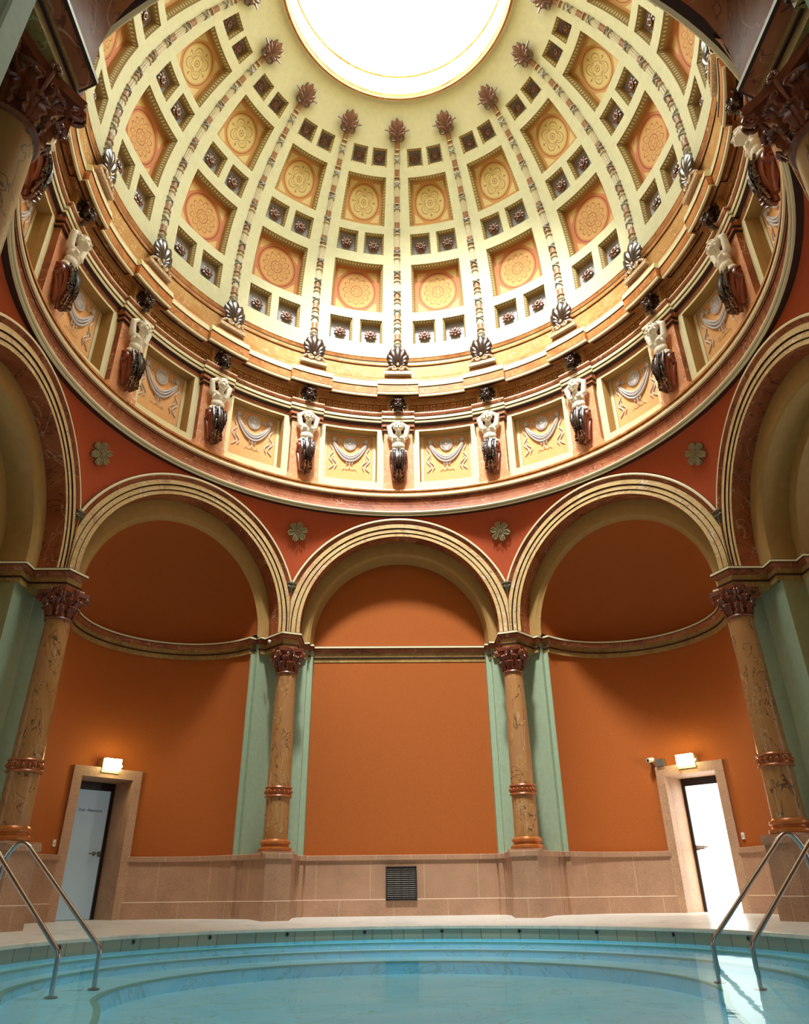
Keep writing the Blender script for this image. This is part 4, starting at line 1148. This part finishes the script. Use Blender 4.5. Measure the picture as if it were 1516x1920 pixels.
for i, k in enumerate((-1, 1, -3, 3)):
    o = b0 if i == 0 else copy_tree(b0)
    place_phi(o, 22.5*k, 5.62, 5.75)
    tag(o, 'small dark leaf bracket between arch mouldings above %s column on the %s' % ('the inner' if abs(k) == 1 else 'the outer', side(k)), 'bracket', 'brackets between the arches')

# ------------------------------------------------------------------ columns
def make_column():
    root = empty('marble_column')
    pl = MB(); pl.box((0, 0, 0.967), (0.56, 0.56, 0.032)); pl.box((0, 0, 0.47), (0.36, 0.36, 0.97)); pl.build('plinth', [M['dado2']], root)
    bs = MB(); bs.lathe([(0.0, 0.983), (0.262, 0.983), (0.276, 0.995), (0.28, 1.015), (0.274, 1.035), (0.255, 1.045), (0.238, 1.052), (0.228, 1.07), (0.230, 1.085), (0.246, 1.092), (0.256, 1.105), (0.258, 1.12), (0.25, 1.138), (0.232, 1.145), (0.222, 1.16), (0.212, 1.17)], 48)
    bs.build('base_moulding', [M['gold']], root)
    sh = MB(); prof = []
    for i in range(25):
        s_ = i/24; prof.append((0.205-0.034*s_**1.6, 1.16+(3.96-1.16)*s_))
    sh.lathe(prof, 48); sh.build('shaft', [M['marble_col']], root, smooth=60)
    bd = MB(); bd.lathe([(0.205, 1.815), (0.228, 1.82), (0.235, 1.835), (0.228, 1.85), (0.216, 1.858), (0.216, 1.955), (0.226, 1.962), (0.235, 1.975), (0.226, 1.99), (0.202, 1.995)], 48)
    for i in range(18):
        a = 2*pi*i/18; c_, s_ = cos(a), sin(a)
        bd.ellip((0.224*c_, 0.224*s_, 1.907), (0.022, 0.022, 0.028), 8, 6)
        a2 = a+pi/18; bd.tube([(0.222*cos(a2), 0.222*sin(a2), 1.94), (0.228*cos(a2), 0.228*sin(a2), 1.907), (0.222*cos(a2), 0.222*sin(a2), 1.875)], [0.006, 0.012, 0.006], 6)
    bd.build('leaf_band', [M['bronze_gold']], root)
    cap = MB(); cap.lathe([(0.168, 3.93), (0.19, 3.935), (0.20, 3.952), (0.192, 3.972), (0.176, 3.978), (0.168, 3.99), (0.170, 4.15), (0.182, 4.24), (0.21, 4.30), (0.235, 4.335)], 40)
    # concave abacus
    def abac(z, h):
        P = []
        for q in range(4):
            a = pi/4+q*pi/2
            for j in range(7):
                s_ = j/7; c1 = Vector((cos(a), sin(a)))*0.365; c2 = Vector((cos(a+pi/2), sin(a+pi/2)))*0.365
                p = c1.lerp(c2, 0.06+0.88*s_*7/6); p = p*(1-0.13*sin(pi*s_*7/6)); P.append(p)
        lo = [(p.x, p.y, z) for p in P]; hi = [(p.x*1.03, p.y*1.03, z+h) for p in P]
        cap.grid([lo, hi], 0, None, False, True); cap.add(lo, [tuple(range(len(lo)))]); cap.add(hi, [tuple(range(len(hi)))])
    abac(4.335, 0.03); abac(4.368, 0.034)
    co = cap.build('capital', [M['capital']], root, smooth=35)
    # acanthus leaves
    l1 = MB(); leaf(l1, [(0, -0.178, 3.985), (0, -0.186, 4.03), (0, -0.198, 4.08), (0, -0.212, 4.12), (0, -0.234, 4.142), (0, -0.252, 4.136), (0, -0.258, 4.118)], 0.070, 4, 0.30, 0.012, 0, Vector((1, 0, 0)), 8, 0.28, 0.008, wf=lambda s_: 0.8+0.2*sin(pi*s_) if s_ < 0.7 else 1.0-(s_-0.7)*1.6)
    m1 = l1.mesh('acanthus_leaf', [M['capital']], 50)
    l2 = MB(); leaf(l2, [(0, -0.182, 4.06), (0, -0.19, 4.12), (0, -0.203, 4.18), (0, -0.225, 4.225), (0, -0.255, 4.248), (0, -0.278, 4.238), (0, -0.284, 4.215)], 0.062, 4, 0.30, 0.012, 0, Vector((1, 0, 0)), 8, 0.28, 0.008, wf=lambda s_: 0.8+0.2*sin(pi*s_) if s_ < 0.7 else 1.0-(s_-0.7)*1.6)
    m2_ = l2.mesh('acanthus_leaf', [M['capital']], 50)
    for me, off in ((m1, 0), (m2_, 0.5)):
        for i in range(8):
            o = bpy.data.objects.new('acanthus_leaf', me); COL.objects.link(o); o.parent = co; o.rotation_euler = (0, 0, 2*pi*(i+off)/8)
    v = MB()
    for sg in (-1, 1):
        st = [Vector((sg*0.05*(1-s_), -(0.20+0.085*s_), 4.17+0.13*s_)) for s_ in (0, 0.25, 0.5, 0.75)]
        v.tube(st, [0.012, 0.014, 0.015, 0.015], 6)
        v.tube(spiral((sg*0.018, -0.315, 4.275), (0, 1, 0), (0, 0, 1), 0.055, 0.010, 1.7, 26, a0=pi*0.35, lift=(sg, 0, 0), lh=0.012), [0.015-0.006*i/26 for i in range(27)], 7)
    v.ellip((0, -0.315, 4.275), (0.03, 0.014, 0.014), 8, 6)
    mv = v.mesh('volute', [M['capital']], 50)
    for i in range(4):
        o = bpy.data.objects.new('volute', mv); COL.objects.link(o); o.parent = co; o.rotation_euler = (0, 0, pi/4+i*pi/2)
    w = MB()
    for sg in (-1, 1):
        w.tube(spiral((sg*0.042, -0.232, 4.285), (sg, 0, 0), (0, 0, 1), 0.036, 0.006, 1.5, 22, a0=-pi*0.5), [0.011-0.005*i/22 for i in range(23)], 6)
    fl = []
    for i in range(7):
        a = pi*(i/6)*1.1-0.05*pi; w.ellip((0.026*cos(a), -0.272, 4.36+0.03*sin(a)), (0.016, 0.014, 0.016), 7, 5)
    w.ellip((0, -0.29, 4.36), (0.014, 0.014, 0.014), 7, 5); w.tube([(0, -0.21, 4.19), (0, -0.235, 4.26), (0, -0.262, 4.34)], [0.01, 0.012, 0.012], 6)
    mw = w.mesh('fleuron', [M['capital']], 50)
    for i in range(4):
        o = bpy.data.objects.new('fleuron', mw); COL.objects.link(o); o.parent = co; o.rotation_euler = (0, 0, i*pi/2)
    return root
M['capital'] = plain('carved_copper_gilt', (136, 66, 36), 0.34, spec=0.9, var=0.35, vs=30)
M['bronze_gold'] = plain('bronze_band', (176, 98, 50), 0.3, metal=0.3, spec=0.8, var=0.3, vs=30)
col0 = make_column()
cols = [(-1, 'ochre marble column with gilt capital between left alcove and centre wall'), (1, 'ochre marble column with gilt capital between right alcove and centre wall'),
        (-3, 'ochre marble column with gilt capital at the left edge, beyond the left alcove door'), (3, 'ochre marble column with gilt capital at the right edge, beyond the right alcove door'),
        (-5, 'ochre marble column on the near side of the left side passage'), (5, 'ochre marble column on the near side of the right side passage'),
        (-7, 'near marble column with dark capital at the top left corner'), (7, 'near marble column with dark capital at the top right corner')]
for i, (k, lab) in enumerate(cols):
    o = col0 if i == 0 else copy_tree(col0)
    place_phi(o, 22.5*k, 5.50, 0.0)
    if abs(k) == 7:
        o.location = (2.21 if k > 0 else -2.27, -5.62, 0.0)
    tag(o, lab, 'column', 'columns round the pool')

# ------------------------------------------------------------------ doors, surrounds, lamps
def door_set(phi, sd, glass, no):
    T = lambda u, w, z: bayP(phi, u, w, z)
    def bx(mb, u0, u1, w0, w1, z0, z1, mi=0):
        vs = [T(u, w, z) for u in (u0, u1) for w in (w0, w1) for z in (z0, z1)]
        mb.add(vs, [(0, 1, 3, 2), (4, 6, 7, 5), (0, 4, 5, 1), (2, 3, 7, 6), (0, 2, 6, 4), (1, 5, 7, 3)], mi)
    wf, wb = 7.10, 7.90
    mb = MB()
    for s in (-1, 1):
        bx(mb, s*0.455, s*0.61, wf, 7.30, -0.02, 2.16)
        bx(mb, s*0.455, s*0.60, 7.29, wb, -0.02, 2.30)
    bx(mb, -0.61, 0.61, wf, 7.30, 2.16, 2.32); bx(mb, -0.60, 0.60, 7.29, wb, 2.16, 2.32)
    struct(mb.build('trim_%d' % (28+no), [M['jamb']], smooth=0))
    mb = MB()
    for (a, b_) in ((-0.455, -0.40), (0.40, 0.455)): bx(mb, a, b_, 7.74, 7.84, 0.02, 2.16)
    bx(mb, -0.40, 0.40, 7.74, 7.84, 2.03, 2.16)
    fr = mb.build('door_%d' % no, [M['black']], smooth=0); struct(fr)
    mb = MB(); bx(mb, -0.40, 0.40, 7.775, 7.795, 0.03, 2.03); mb.build('glass_leaf', [glass], fr, smooth=0)
    mb = MB(); hs = 0.37 if phi < 0 else -0.37; dr = -1 if phi < 0 else 1
    bx(mb, hs-0.03, hs+0.03, 7.758, 7.775, 0.97, 1.05)
    mb.tube([T(hs, 7.765, 1.02), T(hs, 7.715, 1.02), T(hs+dr*0.06, 7.71, 1.02), T(hs+dr*0.20, 7.715, 1.015)], [0.014, 0.014, 0.013, 0.011], 8)
    bx(mb, hs-0.03+dr*0.04, hs+dr*0.12, 7.755, 7.775, 0.985, 1.045)
    mb.build('door_handle', [M['steel2']], fr, smooth=30)
    if phi < 0:
        cu = bpy.data.curves.new('lettering', 'FONT'); cu.body = '. Zum  Nassraum'; cu.size = 0.066; cu.extrude = 0.0008; cu.align_x = 'CENTER'
        t_ = bpy.data.objects.new('lettering_tmp', cu); COL.objects.link(t_); bpy.context.view_layer.update()
        me = bpy.data.meshes.new_from_object(t_.evaluated_get(bpy.context.evaluated_depsgraph_get())); bpy.data.objects.remove(t_, do_unlink=True)
        me.materials.clear(); me.materials.append(M['ink'])
        o = bpy.data.objects.new('lettering', me); COL.objects.link(o); o.parent = fr
        a = R_(phi); p = T(0.07, 7.772, 1.68)
        o.location = p; o.rotation_euler = (pi/2, 0, -a)
    # lamp above the door
    root = empty('door_lamp'); 
    mb = MB(); bx(mb, -0.155, 0.155, 7.075, 7.10, 2.24, 2.28); bx(mb, -0.15, 0.15, 7.09, 7.29, 2.325, 2.46); bx(mb, -0.15, 0.15, 7.075, 7.10, 2.27, 2.47); mb.build('housing', [M['lamp_box']], root, smooth=0)
    mb = MB(); bx(mb, -0.145, 0.145, 7.00, 7.076, 2.28, 2.465); mb.build('lit_cover', [M['lamp']], root, smooth=0)
    mb = MB(); mb.ellip(T(0.185, 7.06, 2.36), (0.02, 0.02, 0.022), 10, 8); mb.tube([T(0.14, 7.08, 2.36), T(0.185, 7.07, 2.36)], 0.009, 6); mb.build('indicator_knob', [M['white_plastic']], root)
    ld = bpy.data.lights.new('door_lamp_light', 'POINT'); ld.energy = 5; ld.color = (1, 0.85, 0.4); ld.shadow_soft_size = 0.08
    lo = bpy.data.objects.new('door_lamp_light', ld); COL.objects.link(lo); lo.location = T(0, 6.9, 2.42); lo.parent = root
    tag(root, 'glowing white lamp box above the %s alcove door' % sd, 'lamp', 'lamps above the doors')
    # socket
    a = R_(24.2 if phi > 0 else -24.2); mb = MB()
    c = (1.715*sin(a), 5.55+1.715*cos(a)); tx = (cos(a), -sin(a)); nx = (-sin(a), -cos(a))
    def q(u, w, z): return T(c[0]+tx[0]*u+nx[0]*w, c[1]+tx[1]*u+nx[1]*w, z)
    root2 = empty('wall_socket')
    vs = [q(u, w, z) for u in (-0.028, 0.028) for w in (-0.01, 0.016) for z in (1.07, 1.17)]
    mb.add(vs, [(0, 1, 3, 2), (4, 6, 7, 5), (0, 4, 5, 1), (2, 3, 7, 6), (0, 2, 6, 4), (1, 5, 7, 3)]); mb.build('plate', [M['white_plastic']], root2, smooth=0)
    mb = MB(); mb.ellip(q(0, 0.017, 1.115), (0.007, 0.007, 0.012), 8, 6); mb.build('keyhole', [M['dark']], root2)
    tag(root2, 'small white switch plate on orange wall beside the %s alcove door' % sd, 'switch', 'switch plates beside the doors')
door_set(-45, 'left', M['frost'], 1)
door_set(45, 'right', M['glow_glass'], 2)
# camera at the top left corner of the right door surround
root = empty('security_camera')
T = lambda u, w, z: bayP(45, u, w, z)
mb = MB(); mb.tube([T(-0.66, 6.98, 2.43), T(-0.62, 7.10, 2.45)], 0.042, 20); mb.build('tube_body', [M['white_plastic']], root)
mb = MB(); mb.tube([T(-0.663, 6.972, 2.43), T(-0.657, 6.985, 2.43)], 0.024, 16); mb.build('lens', [M['dark']], root)
mb = MB(); mb.tube([T(-0.635, 7.05, 2.40), T(-0.62, 7.08, 2.30)], [0.035, 0.012], 8); mb.build('bracket', [M['bronze']], root)
mb = MB()
vs = [T(u, w, z) for u in (-0.56, -0.42) for w in (7.07, 7.18) for z in (2.325, 2.45)]
mb.add(vs, [(0, 1, 3, 2), (4, 6, 7, 5), (0, 4, 5, 1), (2, 3, 7, 6), (0, 2, 6, 4), (1, 5, 7, 3)]); mb.build('power_box', [M['steel2']], root, smooth=0)
tag(root, 'small white security camera with box above right alcove door frame', 'camera')
# little sensor on the impost block of the inner left column
mb = MB(); mb.ellip((0, 0, 0), (0.032, 0.032, 0.032), 14, 10); o = mb.build('ball_sensor', [M['white_plastic']]); o.location = (-2.45, 4.99, 4.56)
tag(o, 'small round white sensor on the cornice block over the inner left column', 'sensor')
# vent grille
root = empty('vent_grille', (0.0, 5.76, 0.51))
mb = MB(); mb.box((0, 0.035, 0), (0.50, 0.02, 0.49)); mb.build('dark_back', [M['dark']], root, smooth=0)
mb = MB()
for s in (-1, 1): mb.box((s*0.255, 0.01, 0), (0.02, 0.05, 0.52)); mb.box((0, 0.01, s*0.25), (0.52, 0.05, 0.02))
mb.box((0, 0.0, 0), (0.008, 0.012, 0.49)); mb.box((-0.13, 0.0, 0), (0.005, 0.012, 0.49)); mb.box((0.13, 0.0, 0), (0.005, 0.012, 0.49))
mb.build('grille_frame', [M['black']], root, smooth=0)
mb = MB()
for i in range(15): mb.box((0, 0.012, -0.225+0.032*i), (0.49, 0.022, 0.008), rot=Matrix.Rotation(0.5, 3, 'X'))
mb.build('slats', [M['steel2']], root, smooth=0)
tag(root, 'square metal ventilation grille in the sandstone dado of the centre wall', 'vent')

# ------------------------------------------------------------------ pool handrails
def rail(sd, y, xb, xw, xt, lab):
    s = sd; P = []
    def fil(a, b, c, r, n=7):
        a, b, c = Vector(a), Vector(b), Vector(c); d1 = (a-b).normalized(); d2 = (c-b).normalized(); out = []
        p0 = b+d1*r; p1 = b+d2*r
        for i in range(n+1):
            t = i/n; out.append(p0*(1-t)**2+b*2*t*(1-t)+p1*t*t)
        return out
    foot = (s*xw, y, -0.415); bend = (s*xb, y, -0.085); top = (s*xt, y, 0.86); deckp = (s*(xt+0.05), y, 0.86); post = (s*(xt+0.17), y, 0.70); base = (s*(xt+0.24), y, -0.055)
    P = [Vector(foot)]+fil(foot, bend, top, 0.05)+fil(bend, (s*(xt+0.04), y, 0.90), post, 0.14, 10)+fil((s*(xt+0.04), y, 0.9), post, base, 0.08)+[Vector(base)]
    root = empty('pool_handrail', (s*(xt+0.24), y, -0.055))
    o0 = Vector(root.location)
    mb = MB(); mb.tube([p-o0 for p in P], 0.0215, 14); mb.build('steel_tube', [M['steel']], root, smooth=60)
    for nm, p in (('foot_flange', Vector(foot)), ('deck_flange', Vector(base))):
        mb = MB(); mb.lathe([(0.02, 0.014), (0.05, 0.010), (0.055, 0.0)], 20, c=p-o0); mb.build(nm, [M['steel2']], root)
    tag(root, lab, 'handrail', 'steel handrails into the pool')
rail(1, -0.2, 2.87, 2.87, 3.80, 'steel pool handrail on the right, the farther one of its pair')
rail(1, -0.75, 3.00, 3.00, 3.86, 'steel pool handrail on the right, the nearer one of its pair')
rail(-1, 0.0, 2.97, 2.97, 3.90, 'steel pool handrail on the left, the farther one of its pair')
rail(-1, -0.6, 3.12, 3.12, 3.98, 'steel pool handrail on the left, the nearer one of its pair')
